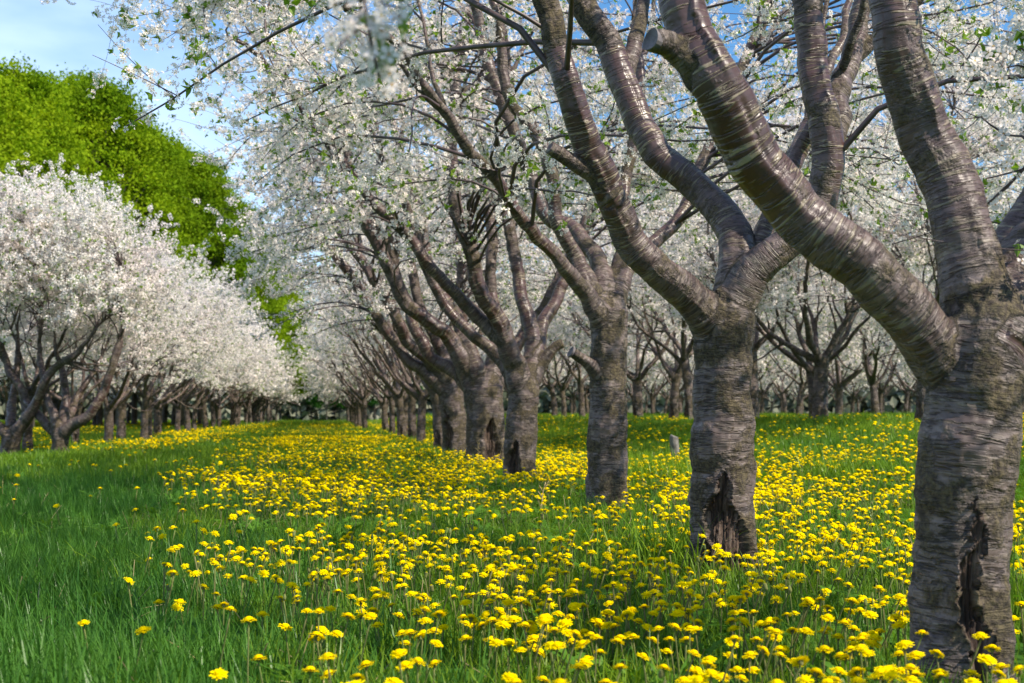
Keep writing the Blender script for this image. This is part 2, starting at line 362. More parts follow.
def grow(p, d, L, r0, r1, up=0.25, wig=0.10, n=12, r=rng):
    """a wandering limb that bends towards the light"""
    P = [np.array(p, float)]; d = norm(np.array(d, float)); R = [r0]; st = L / n
    for i in range(n):
        d = norm(d + np.array([0, 0, up / n * 2]) + r.normal(size=3) * wig); P.append(P[-1] + d * st); R.append(r0 + (r1 - r0) * ((i + 1) / n) ** 0.8)
    return np.array(P), np.array(R)

class Skel:
    def __init__(s): s.b = []; s.bare = set()                         # (P, R, limb id): 0 = trunk, k = limb k; knots roughen the surface
    def add(s, P, R, lid, step=0.06, jit=0.004):
        P, R = resample(P, R, step)
        R = R * (1 + 0.05 * rng.normal(size=len(R)).cumsum() / np.sqrt(np.arange(1, len(R) + 1)) * 0.6)
        P = P.copy(); P[1:-1] += rng.normal(size=(len(P) - 2, 3)) * jit
        if lid > 0 and len(P) > 8:
            w_ = rng.normal(size=(len(P) // 4 + 3, 3)); q_ = np.arange(len(P)) / 4; i_ = q_.astype(int); f_ = (q_ - i_)[:, None]; f_ = f_ * f_ * (3 - 2 * f_)
            P += (w_[i_] * (1 - f_) + w_[i_ + 1] * f_) * (0.006 + 0.12 * R)[:, None] * np.clip(np.arange(len(P)) / 6, 0, 1)[:, None]
        s.b.append((P, R, lid)); return P, R
    def pts(s, lids=None, minr=0.0):
        A, T, Rr = [], [], []
        for q_, (P, R, l) in enumerate(s.b):
            if l == 0 or q_ in s.bare: continue
            T_ = norm(np.gradient(P, axis=0)); k = max(1, int(len(P) * 0.22)); A.append(P[k:]); T.append(T_[k:]); Rr.append(R[k:])
        return np.concatenate(A), np.concatenate(T), np.concatenate(Rr)

def skin(sk, voxel, root, wounds=(), smooth_it=5, extra_rough=0.0, min_r=0.0):
    """union of the limbs as one surface, cut into trunk / limb / hollow parts that share their rims"""
    acc = Acc()
    for P, R, l in sk.b:
        if R.max() < min_r: continue
        V, pl = tubes(P[None], np.maximum(R, voxel * 0.95)[None], 14); acc.add(V, pl)
    me = acc.mesh('tmp'); o = bpy.data.objects.new('tmp', me); COL.objects.link(o)
    m = o.modifiers.new('r', 'REMESH'); m.mode = 'VOXEL'; m.voxel_size = voxel; m.use_smooth_shade = True
    m = o.modifiers.new('s', 'SMOOTH'); m.iterations = smooth_it; m.factor = 0.5
    dg = bpy.context.evaluated_depsgraph_get(); dg.update(); ev = o.evaluated_get(dg).to_mesh()
    n = len(ev.vertices); V = np.empty(n * 3, np.float32); ev.vertices.foreach_get('co', V); V = V.reshape(-1, 3).astype(float)
    N = np.empty(n * 3, np.float32); ev.vertices.foreach_get('normal', N); N = N.reshape(-1, 3).astype(float)
    npol = len(ev.polygons); lt = np.empty(npol, np.int32); ev.polygons.foreach_get('loop_total', lt)
    li = np.empty(len(ev.loops), np.int32); ev.loops.foreach_get('vertex_index', li)
    st = np.concatenate([[0], np.cumsum(lt)[:-1]])
    quads = li[(st[lt == 4][:, None] + np.arange(4))]; tris = li[(st[lt == 3][:, None] + np.arange(3))] if (lt == 3).any() else np.zeros((0, 3), int)
    o.evaluated_get(dg).to_mesh_clear(); bpy.data.objects.remove(o); bpy.data.meshes.remove(me)
    # nearest bone
    BP, BT, BA, BR, BS, BL = [], [], [], [], [], []
    soff = 0
    for P, R, l in sk.b:
        if R.max() < min_r: continue
        T = norm(np.gradient(P, axis=0)); A = np.zeros_like(P); ref = np.array([1.0, 0.1, 0]) if abs(T[0][0]) < 0.9 else np.array([0, 1.0, 0])
        A[0] = norm(np.cross(T[0], ref))
        for i in range(1, len(P)): A[i] = norm(A[i - 1] - T[i] * np.dot(A[i - 1], T[i]))
        S = np.concatenate([[0], np.cumsum(np.linalg.norm(np.diff(P, axis=0), axis=1))]) + soff; soff += 1.37 if l else 0
        BP.append(P); BT.append(T); BA.append(A); BR.append(R); BS.append(S); BL.append(np.full(len(P), l))
    BP, BT, BA, BR, BS, BL = map(np.concatenate, (BP, BT, BA, BR, BS, BL))
    near = np.empty(n, int)
    for c in range(0, n, 20000):
        v = V[c:c + 20000]; d2 = (v ** 2).sum(1)[:, None] - 2 * v @ BP.T + (BP ** 2).sum(1)[None]
        near[c:c + 20000] = np.argmin(np.sqrt(np.maximum(d2, 0)) - BR[None] * 0.9, axis=1)
    D = V - BP[near]; T = BT[near]; A = BA[near]; Bn = np.cross(T, A); s_along = BS[near] + np.sum(D * T, 1)
    bark = np.stack([np.sum(D * A, 1), np.sum(D * Bn, 1), s_along], 1)
    lid = BL[near].copy(); rad = BR[near]
    E = np.concatenate([quads[:, [0, 1]], quads[:, [1, 2]], quads[:, [2, 3]], quads[:, [3, 0]]] + ([tris[:, [0, 1]], tris[:, [1, 2]], tris[:, [2, 0]]] if len(tris) else []))
    for _ in range(4):
        same = lid[E[:, 0]] == lid[E[:, 1]]; Ea = E[same]; comp = np.arange(n)
        while True:
            ra, rb = comp[Ea[:, 0]], comp[Ea[:, 1]]; df = ra != rb
            if not df.any(): break
            comp[np.maximum(ra, rb)[df]] = np.minimum(ra, rb)[df]
            while True:
                c2_ = comp[comp]
                if (c2_ == comp).all(): break
                comp = c2_
        cnt_ = np.bincount(comp, minlength=n); big_ = {l: (lambda q_: q_[np.argmax(cnt_[q_])])(np.unique(comp[lid == l])) for l in np.unique(lid)}
        bad = comp != np.array([big_[l] for l in np.unique(lid)])[np.searchsorted(np.unique(lid), lid)]
        if not bad.any(): break
        for _j in range(60):
            e_ = E[bad[E[:, 0]] != bad[E[:, 1]]]
            if not len(e_): break
            b_ = np.where(bad[e_[:, 0]], e_[:, 0], e_[:, 1]); g2 = np.where(bad[e_[:, 0]], e_[:, 1], e_[:, 0]); lid[b_] = lid[g2]; bad[b_] = False
    # roughness: trunk and undersides of forks are old bark
    z = V[:, 2]; wob = vnoise(bark[:, 0] * 9 + bark[:, 1] * 5, s_along * 4, 1.0, 11)
    rough = np.clip(np.where(lid == 0, 0.95, 1.0 - (s_along % 1.37) * 1.1) * 0.8 + (wob - 0.5) * 0.6 + extra_rough, 0, 1)
    # relief: rings, lumps, flutes
    ang = np.arctan2(bark[:, 1], bark[:, 0])
    ring = vnoise(ang * 1.6, s_along * 34, 1.0, 21) - 0.5; lump = vnoise(ang * 1.3 + lid * 3.1, s_along * 5.5, 1.0, 22) - 0.5
    fine = vnoise(ang * 7, s_along * 60, 1.0, 23) - 0.5
    k = np.clip(rad / 0.1, 0.15, 1.2)
    disp = ring * 0.0045 * k + lump * 0.020 * k + fine * 0.004 * k * (0.4 + rough)
    flare = (lid == 0) * np.exp(-np.clip(z - V[:, 2].min(), 0, 9) / 0.12) * 0.058 * (0.6 + 0.4 * np.sin(ang * 5))
    nb = np.zeros(n); dl = lid[E[:, 0]] != lid[E[:, 1]]; nb[E[dl].ravel()] = 1.0; deg = np.bincount(E.ravel(), minlength=n).astype(float) + 1e-9
    def blur(a_): return .5 * a_ + .5 * (np.bincount(E[:, 0], weights=a_[E[:, 1]], minlength=n) + np.bincount(E[:, 1], weights=a_[E[:, 0]], minlength=n)) / deg
    sm_ = disp.copy()
    for _i in range(14): nb = np.maximum(blur(nb), nb * .97); sm_ = blur(sm_)
    nb = np.clip(nb * 1.6, 0, 1); disp = disp * (1 - nb) + (sm_ + (vnoise(V[:, 0] * 42 + V[:, 1] * 9, V[:, 2] * 30 + V[:, 1] * 33, 1.0, 27) - .5) * .006 * k) * nb
    rough = np.clip(np.maximum(rough, nb * .9), 0, 1)
    disp += flare
    wound = np.zeros(n); zz = z - 0.0
    for (az, z0, z1, wid, depth) in wounds:
        d_ang = (np.arctan2(D[:, 1], D[:, 0]) - az + math.pi) % (2 * math.pi) - math.pi
        tt = (zz - z0) / (z1 - z0); prof = np.where((tt > 0) & (tt < 1), np.clip(np.sin(np.clip(tt, 0, 1) ** 0.62 * math.pi), 0, 1) ** 0.7, 0)
        edge = d_ang * np.maximum(rad, 0.05) + (vnoise(z * 11, z * 0 + az, 1, 5) - 0.5) * 0.06 + (vnoise(z * 45, d_ang * 5 + az, 1, 6) - 0.5) * 0.022
        x = np.abs(edge) / (wid * prof + 1e-4)
        w = np.where((lid == 0) & (prof > 0.02), 1 - sstep(0.78, 1.0, x), 0)
        lip = np.where((lid == 0) & (prof > 0.02), np.exp(-((x - 1.18) / 0.16) ** 2), 0)
        fib = (vnoise(d_ang * 14, z * 5, 1, 8) - 0.5) * 0.03 + (vnoise(d_ang * 40, z * 9, 1, 9) - 0.5) * 0.014
        disp = disp * (1 - w) + w * (-depth * (1 - 0.6 * np.clip(x, 0, 1) ** 2) + fib) + lip * 0.014
        wound = np.maximum(wound, w)
    V = V + N * disp[:, None]
    # faces to parts
    full = make_mesh('full', V, [quads, tris], None, True)
    vn = np.empty(n * 3, np.float32); full.vertices.foreach_get('normal', vn) if False else full.vertex_normals.foreach_get('vector', vn); vn = vn.reshape(-1, 3)
    bpy.data.meshes.remove(full)
    fl_q = lid[quads].max(1); fl_t = lid[tris].max(1) if len(tris) else np.zeros(0, int)
    wq = wound[quads].mean(1) > 0.5; wt = wound[tris].mean(1) > 0.5 if len(tris) else np.zeros(0, bool)
    parts = []
    def part(name, qm, tm, parent):
        q, tr = quads[qm], tris[tm]
        if len(q) + len(tr) < 4: return None
        used = np.unique(np.concatenate([q.ravel(), tr.ravel()])); mp_ = np.zeros(n, int); mp_[used] = np.arange(len(used))
        me = make_mesh(name, V[used], [mp_[q], mp_[tr]], None, True)
        a = me.attributes.new('barkco', 'FLOAT_VECTOR', 'POINT'); a.data.foreach_set('vector', bark[used].astype(np.float32).ravel())
        a = me.attributes.new('rough', 'FLOAT', 'POINT'); a.data.foreach_set('value', rough[used].astype(np.float32))
        a = me.attributes.new('wound', 'FLOAT', 'POINT'); a.data.foreach_set('value', wound[used].astype(np.float32))
        me.normals_split_custom_set_from_vertices([tuple(x) for x in vn[used].tolist()])
        ob = mesh_obj(name, me, parent, [M['bark']]); parts.append(ob); return ob
    tr_o = part('trunk', (fl_q == 0) & ~wq, (fl_t == 0) & ~wt, root)
    if wounds: part('hollow', wq, wt, tr_o)
    for l in sorted(set(lid.tolist()) - {0}): part('limb', (fl_q == l), (fl_t == l), root)
    return parts

def crown(sk, targets, root, lod='mid', leaf_frac=0.3, dens=1.0, cscale=1.0, twigs=5, bare=0.35, leafbig=False, reject=None, keep_bare=0.0):
    """thin branches from the limbs to target points, side twigs, then blossom bunches along them"""
    A, T, Rr = sk.pts(); segs = []
    B = len(targets); n = 9
    Pm = np.empty((B, n, 3)); Rm = np.empty((B, n)); tt = np.linspace(0, 1, n)[None, :, None]
    cost = np.linalg.norm(targets[:, None] - A[None], axis=2) + np.clip(A[None, :, 2] - targets[:, None, 2] + 0.1, 0, 9) * 0.45 + rng.uniform(0, 0.25, (B, len(A)))
    j = np.argmin(cost, 1); p0 = A[j]; d = targets - p0; L = np.linalg.norm(d, axis=1, keepdims=True)
    c1 = p0 + norm(T[j] + norm(d) * 0.8 + rng.normal(size=(B, 3)) * 0.35) * L * 0.45
    c2 = targets - norm(d + rng.normal(size=(B, 3)) * 0.5 * L + np.array([0, 0, -0.15])) * L * 0.3
    Pm = p0[:, None] * (1 - tt) ** 3 + 3 * c1[:, None] * (1 - tt) ** 2 * tt + 3 * c2[:, None] * (1 - tt) * tt ** 2 + targets[:, None] * tt ** 3
    Pm += rng.normal(size=Pm.shape) * 0.012 * np.linspace(0, 1, n)[None, :, None]
    r0 = np.clip(np.minimum(Rr[j] * 0.6, 0.0045 + 0.0055 * L[:, 0]), 0.0035, 0.016)
    Rm = r0[:, None] * (1 - 0.8 * np.linspace(0, 1, n)[None] ** 0.8)
    # side twigs
    m = 6; K = B * twigs; bi = np.repeat(np.arange(B), twigs); ti = rng.uniform(0.25, 1.0, K) * (n - 1)
    i0 = np.minimum(ti.astype(int), n - 2); f = (ti - i0)[:, None]
    q0 = Pm[bi, i0] * (1 - f) + Pm[bi, i0 + 1] * f; tg = norm(Pm[bi, i0 + 1] - Pm[bi, i0])
    dd = norm(tg * 0.7 + rng.normal(size=(K, 3)) * 0.75 + np.array([0, 0, 0.25])); tl = rng.uniform(0.15, 0.55, K) * np.clip(L[bi, 0], 0.5, 1.2)
    s = np.linspace(0, 1, m)[None, :, None]
    bend = rng.normal(size=(K, 3)) * 0.25; bend[:, 2] += 0.05
    Q = q0[:, None] + (dd[:, None] * s + bend[:, None] * s ** 2) * tl[:, None, None]
    Rq = np.clip(Rm[bi, i0] * 0.6, 0.0018, 0.006)[:, None] * (1 - 0.6 * np.linspace(0, 1, m)[None])
    acc = Acc(); ks = 5 if lod == 'hi' else (4 if lod == 'mid' else 3)
    V1, p1 = tubes(Pm, Rm, ks, False); acc.add(V1, p1); V2, p2 = tubes(Q, Rq, 3, False); acc.add(V2, p2)
    mesh_obj('twigs', acc.mesh('twigs', True), root, [M['twig']])
    # bunches
    def along(Pl, t0, step):
        out_ = []
        Lx = np.linalg.norm(np.diff(Pl, axis=1), axis=2).sum(1); cnt = np.maximum(1, (Lx * (1 - t0) / step)).astype(int)
        idx = np.repeat(np.arange(len(Pl)), cnt); tv = rng.uniform(t0, 1.0, len(idx)) * (Pl.shape[1] - 1); i_ = np.minimum(tv.astype(int), Pl.shape[1] - 2); ff = (tv - i_)[:, None]
        return Pl[idx, i_] * (1 - ff) + Pl[idx, i_ + 1] * ff
    C = np.concatenate([along(Pm, bare, 0.065 / dens), along(Q, 0.1, 0.06 / dens)])
    C += rng.normal(size=C.shape) * 0.014
    nl = int(len(C) * leaf_frac); LC = C[rng.permutation(len(C))[:nl]] + rng.normal(size=(nl, 3)) * 0.02
    if reject is not None: C = C[~reject(C)]; LC = LC[~reject(LC)]
    mesh_obj('blossom', blossom_mesh('blossom', C, lod, cscale), root, [M['petal'], M['pistil']])
    mesh_obj('leaves', leaf_mesh('leaves', LC, cscale * (1.15 if lod != 'low' else 1.5), big=leafbig), root, [M['leaf']])
    return len(C)

def envelope(n, R=3.0, zc=3.0, h=2.3, low=1.35, inner=1.5, power=0.26, r=rng, squash=None):
    out_ = []
    ph = r.uniform(0, 6.28, 4)
    while len(out_) < n:
        d = norm(r.normal(size=3)); rad = r.uniform() ** power
        az = math.atan2(d[1], d[0]); w = 1 + 0.13 * math.sin(2 * az + ph[0]) + 0.1 * math.sin(3 * az + ph[1]) + 0.10 * math.sin(5 * d[2] + 2 * az + ph[2])
        p = np.array([d[0] * R * rad * w, d[1] * R * rad * w, zc + d[2] * h * rad * w]); rho = math.hypot(p[0], p[1])
        if p[2] < low or (p[2] < low + 0.75 and rho < inner): continue
        if rho > R * 0.75 and p[2] > zc + 1.4: continue
        out_.append(p)
    return np.array(out_)

def procedural_limbs(sk, top, r_tr, k=5, azs=None, L=3.0, id0=1, fork=True, elr=(0.55, 0.95), r=rng):
    az0 = r.uniform(0, 6.28); lid = id0
    azs = azs if azs is not None else [az0 + i * 6.283 / k + r.uniform(-0.35, 0.35) for i in range(k)]
    for az in azs:
        el = r.uniform(*elr); d = np.array([math.cos(az) * math.cos(el), math.sin(az) * math.cos(el), math.sin(el)])
        p = np.array(top, float) - np.array([0, 0, r.uniform(0.0, 0.22)]); l = L * r.uniform(0.85, 1.12); r0 = r_tr * r.uniform(0.5, 0.66)
        P, R = grow(p, d, l, r0, 0.014, 0.42, 0.10, 12, r); P, R = sk.add(P, R, lid)
        if fork:
            for q in range(r.integers(2, 4)):
                i = int(len(P) * r.uniform(0.25, 0.7)); tg = norm(P[i + 1] - P[i]); d2 = norm(tg + r.normal(size=3) * 0.55 + np.array([0, 0, 0.15]))
                P2, R2 = grow(P[i], d2, l * r.uniform(0.35, 0.6), R[i] * 0.68, 0.011, 0.35, 0.12, 8, r); sk.add(P2, R2, lid)
        lid += 1
    return lid

# ------------------------------------------------------------------ the nearest trees of the right row, traced limb by limb
def px_line(base, Y, pts):
    """pixel polyline with per-point depth offset and half-width in pixels -> local points, radii"""
    P, R = [], []
    for (x, y, dy, w) in pts:
        q = at(x, y, Y + dy); P.append(q - base); R.append(w * (Y + dy) / F)
    return np.array(P), np.array(R)
def ground_pt(px, Y):
    x = (px - 512) * Y / F; return np.array([x, Y, float(ground_z(x, Y))])
TREES_GROUP = 'cherry trees of the near row right of the lane'

def in_frame(P, base, m=0):
    x, y, f = proj(P + base); return (x > -m) & (x < 1024 + m) & (y > -m) & (y < 683 + m) & ~np.isnan(f)

HERO = []
def hero(px, Y, label, trunk, limbs, voxel, wounds=(), extra=(), nt=90, lod='hi', env=None, reject_t=None, reject_c=None, dens=1.0, leaf=0.35, twigs=5, twig_lines=(), bare=0.35, stubs=(), cscale=1.0, group=TREES_GROUP):
    base = ground_pt(px, Y); root = thing('cherry_tree', label, 'tree', tuple(base), 0, group); sk = Skel()
    lw = (0.87 if Y < 4 else 0.91) if Y < 8 else 0.76
    P, R = px_line(base, Y, trunk); P = np.vstack([[P[0][0], P[0][1], -0.15], P]); R = np.concatenate([[R[0] * 1.1], R]); sk.add(P, R, 0)
    lid = 1
    for li in limbs:
        P, R = px_line(base, Y, li['p']); R = R * (1 - (1 - lw) * np.clip(np.arange(len(R)) / 2, 0, 1))
        if li.get('ext'):
            d = norm(P[-1] - P[-2]); PP, RR = grow(P[-1], d, li['ext'], R[-1], 0.014, 0.3, 0.08, 7); P = np.vstack([P, PP[1:]]); R = np.concatenate([R, RR[1:]])
        P, R = sk.add(P, R, li.get('id', lid))
        if li.get('stub'): sk.bare.add(len(sk.b) - 1)
        if li.get('fork', 0):
            for q in range(li['fork']):
                i = int(len(P) * rng.uniform(0.55, 0.85)); d2 = norm(norm(P[i + 1] - P[i]) + rng.normal(size=3) * 0.5 + np.array([0, 0.25, 0.2]))
                P2, R2 = grow(P[i], d2, rng.uniform(0.9, 1.5), R[i] * 0.6, 0.011, 0.3, 0.1, 8); sk.add(P2, R2, li.get('id', lid))
        lid += 1
    top = sk.b[0][0][-1]
    for (az, el, L_, r0) in extra:
        d = np.array([math.cos(az) * math.cos(el), math.sin(az) * math.cos(el), math.sin(el)])
        P, R = grow(top - np.array([0, 0, 0.08]), d, L_, r0, 0.013, 0.4, 0.09, 11); P, R = sk.add(P, R, lid)
        for q in range(2):
            i = int(len(P) * rng.uniform(0.3, 0.7)); d2 = norm(norm(P[i + 1] - P[i]) + rng.normal(size=3) * 0.55 + np.array([0, 0, 0.15]))
            P2, R2 = grow(P[i], d2, L_ * 0.5, R[i] * 0.65, 0.011, 0.35, 0.1, 8); sk.add(P2, R2, lid)
        lid += 1
    skin(sk, voxel, root, wounds)
    for sgs in stubs:                                   # sawn branch ends: a paler disc of end grain
        P, R = px_line(base, Y, sgs); d = norm(P[-1] - P[-2]); a = norm(np.cross(d, [0, 0, 1.0])); b = np.cross(d, a); r_ = R[-1]
        th = np.linspace(0, 6.283, 22, endpoint=False); ring = P[-1] + d * 0.001 + (np.cos(th)[:, None] * a + np.sin(th)[:, None] * b) * (r_ * 0.8 * (1 + 0.06 * np.sin(3 * th)))[:, None]
        V = np.vstack([ring - d * 0.012, ring + d * 0.004, ring * 0.35 + 0.65 * (P[-1] + d * 0.001) - d * 0.002])
        k = 22; i = np.arange(k); j = (i + 1) % k
        mesh_obj('sawn_end', make_mesh('sawn_end', V, [np.stack([i, j, j + k, i + k], 1), np.stack([i + k, j + k, j + 2 * k, i + 2 * k], 1), (np.arange(k) + 2 * k)[None]], None, False), root, [M['sawn']])
    Tg = (env if env is not None else envelope(nt)); 
    if Y > 9 and px > 300: Tg = Tg[~((Tg[:, 1] < -0.5) & (np.hypot(Tg[:, 0], Tg[:, 1]) < 2.7) & (rng.uniform(size=len(Tg)) < .6))]
    if Y > 9 and px > 300:
        Tg = Tg[~rj(-400, 222, 112, 600)(Tg + base)]; Tg = Tg[~(rj(-400, 150, 55, 600)(Tg + base))]; Tg = Tg[~(rj(290, 480, 225, 430)(Tg + base) & (rng.uniform(size=len(Tg)) < .7))]
    if reject_t is not None: Tg = Tg[~reject_t(Tg + base)]
    crown(sk, Tg, root, lod, leaf, dens, cscale, twigs, bare, reject=(lambda C: reject_c(C + base)) if reject_c else None)
    HERO.append(root); return root, sk, base
M['sawn'] = simple('sawn_end_grain', (0.07, 0.06, 0.065), (0.17, 0.15, 0.16), 30, 0.85, 0.004)

def rj(px0, px1, py0, py1, ymax=1e9):
    def f(P):
        x, y, d = proj(P); return (x > px0) & (x < px1) & (y > py0) & (y < py1) & (d < ymax) & (P[:, 1] > 0.1)
    return f
def rj_any(*fs):
    def f(P):
        r_ = np.zeros(len(P), bool)
        for q in fs: r_ |= q(P)
        return r_
    return f
rnd = rng.uniform
# tree 1
hero(962, 3.45, 'large cherry tree at the right edge, thick diagonal limb rising left to a sawn stub',
     [(957, 700, 0, 50), (960, 600, 0, 46), (966, 500, 0, 46), (973, 420, 0, 47), (980, 360, 0.0, 47), (986, 318, 0.02, 43)],
     [dict(p=[(985, 395, 0.02, 30), (945, 362, 0, 32), (908, 312, -.04, 33), (862, 258, -.08, 33), (805, 212, -.1, 31), (757, 160, -.12, 31), (722, 105, -.14, 30), (698, 60, -.14, 27), (682, 10, -.12, 25), (668, -45, -.05, 23)], ext=1.5, id=1, fork=1),
      dict(p=[(722, 100, -.14, 22), (700, 72, -.16, 20), (676, 52, -.19, 17), (654, 41, -.23, 15)], id=1, stub=1),
      dict(p=[(985, 350, 0, 42), (972, 285, .03, 38), (956, 225, .05, 35), (938, 160, .05, 33), (915, 95, .03, 31), (900, 40, 0, 29), (893, -10, 0, 27), (884, -60, 0, 26)], ext=1.6, id=2, fork=1),
      dict(p=[(990, 345, 0, 42), (1008, 292, .06, 32), (1030, 240, .14, 30), (1062, 190, .25, 28), (1085, 120, .3, 26)], ext=1.8, id=3, fork=1)],
     0.0055, wounds=[(-math.pi / 2 - 0.08, 0.10, 0.47, 0.020, 0.016), (-math.pi / 2 + 0.08, -0.02, 0.2, 0.026, 0.014)],
     extra=[(1.2, 0.9, 2.6, 0.055), (-0.05, 0.75, 2.4, 0.05)], nt=100, env=np.vstack([envelope(30, 2.7, 3.2, 1.9, 2.1), np.stack([rng.uniform(-.15, .9, 46), rng.uniform(-.1, 1.3, 46), rng.uniform(.75, 2.3, 46)], 1)]),
     reject_t=rj_any(rj(-50, 930, -40, 683), rj(-50, 1200, 360, 800), rj(700, 1100, -400, 400, 2.6)), reject_c=rj_any(rj(-50, 905, -20, 683), rj(-50, 975, 80, 683), rj(-60, 1100, 0, 400, 2.6)),
     leaf=0.4, stubs=[[(676, 52, -.19, 17), (652, 40, -.23, 15)]])
# tree 2
hero(722, 5.8, 'cherry tree with a tall dark hollow at its foot and a wide fork',
     [(722, 578, 0, 33), (722, 500, 0, 31), (723, 420, 0, 28.5), (724, 350, 0, 28), (727, 312, 0, 29)],
     [dict(p=[(722, 335, 0, 27), (700, 305, -.05, 23), (662, 272, -.15, 19.5), (632, 238, -.22, 18), (607, 192, -.3, 17.5), (588, 150, -.35, 17), (572, 100, -.4, 15.5), (555, 50, -.42, 14.5), (543, 0, -.42, 14), (530, -50, -.4, 13)], ext=1.6, id=1, fork=1),
      dict(p=[(612, 196, -.3, 15), (592, 175, -.34, 10), (570, 160, -.38, 8.5), (549, 147, -.42, 8)], id=1, stub=1),
      dict(p=[(727, 320, 0, 26), (735, 270, .05, 22), (728, 225, .12, 20), (700, 190, .2, 18), (655, 158, .25, 17.5), (630, 110, .28, 16.5), (605, 45, .3, 15.5), (580, 0, .3, 15), (560, -50, .3, 13)], ext=1.5, id=2, fork=1),
      dict(p=[(620, 85, .29, 10), (640, 30, .4, 8), (650, -30, .6, 7)], id=2, ext=.8),
      dict(p=[(725, 318, 0, 26), (752, 275, -.05, 21), (785, 250, -.08, 19), (815, 215, -.1, 17.5), (829, 165, -.1, 17.5), (823, 110, -.1, 17), (812, 50, -.08, 16), (806, 0, -.05, 15), (800, -50, 0, 14)], ext=1.5, id=3, fork=1),
      dict(p=[(829, 158, -.1, 13), (838, 120, 0, 13), (842, 80, .1, 12), (854, 30, .2, 11), (866, -20, .3, 11)], ext=1.4, id=3)],
     0.0065, wounds=[(-math.pi / 2 - 0.24, 0.0, 0.44, 0.062, 0.034), (-math.pi / 2 + 0.22, -0.05, 0.30, 0.060, 0.030), (-math.pi / 2 - 0.05, 0.1, 0.36, 0.05, 0.03), (-math.pi / 2 - 0.75, -0.03, 0.2, 0.04, 0.03)],
     extra=[(1.3, 0.75, 2.8, 0.05), (0.5, 1.0, 2.8, 0.05)], nt=120, env=envelope(90, 2.8, 3.1, 2.0, 1.9),
     reject_t=rj_any(rj(380, 1100, -10, 683, 6.0), rj(-200, 1100, 150, 683), rj(600, 900, 60, 683)), dens=0.8, leaf=0.5)
# tree 3
hero(608, 9.7, 'slim straight cherry tree carrying a short sawn stub on its lane side',
     [(606, 512, 0, 20), (607, 460, 0, 19.5), (608, 400, 0, 18.5), (609, 350, 0, 18), (610, 308, 0, 19)],
     [dict(p=[(609, 330, 0, 16), (588, 295, -.1, 11), (560, 262, -.25, 9.5), (530, 228, -.4, 9), (498, 182, -.55, 8.5), (468, 145, -.7, 8), (430, 92, -.9, 7), (398, 50, -1.1, 6), (340, 0, -1.4, 5), (290, -30, -1.6, 4)], id=1, fork=3),
      dict(p=[(609, 325, 0, 15), (590, 290, .05, 12), (575, 255, .1, 11), (556, 215, .1, 10), (551, 182, .1, 9), (536, 138, .1, 8.5), (512, 100, .1, 8), (504, 60, .1, 7), (500, 20, .1, 6), (480, -30, .2, 6)], id=2, ext=1.0, fork=2),
      dict(p=[(610, 315, 0, 15), (618, 290, .2, 12), (632, 262, .35, 11), (665, 235, .5, 10), (690, 195, .7, 9), (715, 130, .9, 9), (745, 60, 1.1, 8.5), (775, -10, 1.3, 7)], id=3, ext=1.0, fork=2),
      dict(p=[(610, 320, 0, 14), (598, 270, .3, 11), (575, 230, .5, 10), (545, 215, .6, 9), (528, 172, .7, 8.5), (503, 100, .8, 8), (482, 38, .9, 7), (470, -20, 1, 6)], id=4, ext=.8, fork=2),
      dict(p=[(610, 315, 0, 13), (625, 250, .5, 9), (622, 190, .8, 8), (640, 120, 1, 7), (636, 40, 1.2, 6)], id=5, ext=1.2, fork=2),
      dict(p=[(609, 392, 0, 12), (598, 374, -.06, 9), (586, 361, -.1, 7.5), (573, 353, -.14, 7)], id=6, stub=1)],
     0.009, wounds=[], nt=150, env=np.vstack([envelope(210, 3.5, 3.2, 2.3, 1.8), envelope(40, 1.6, 3.4, 0.9, 2.6, .5) + np.array([-2.0, -0.2, 0.1])]),
     reject_t=rj_any(rj(560, 1100, 230, 683), rj(440, 620, 190, 683)), lod='hi', twigs=7, dens=1.0, leaf=0.4,
     stubs=[[(586, 361, -.1, 7.5), (571, 352, -.14, 7)]])
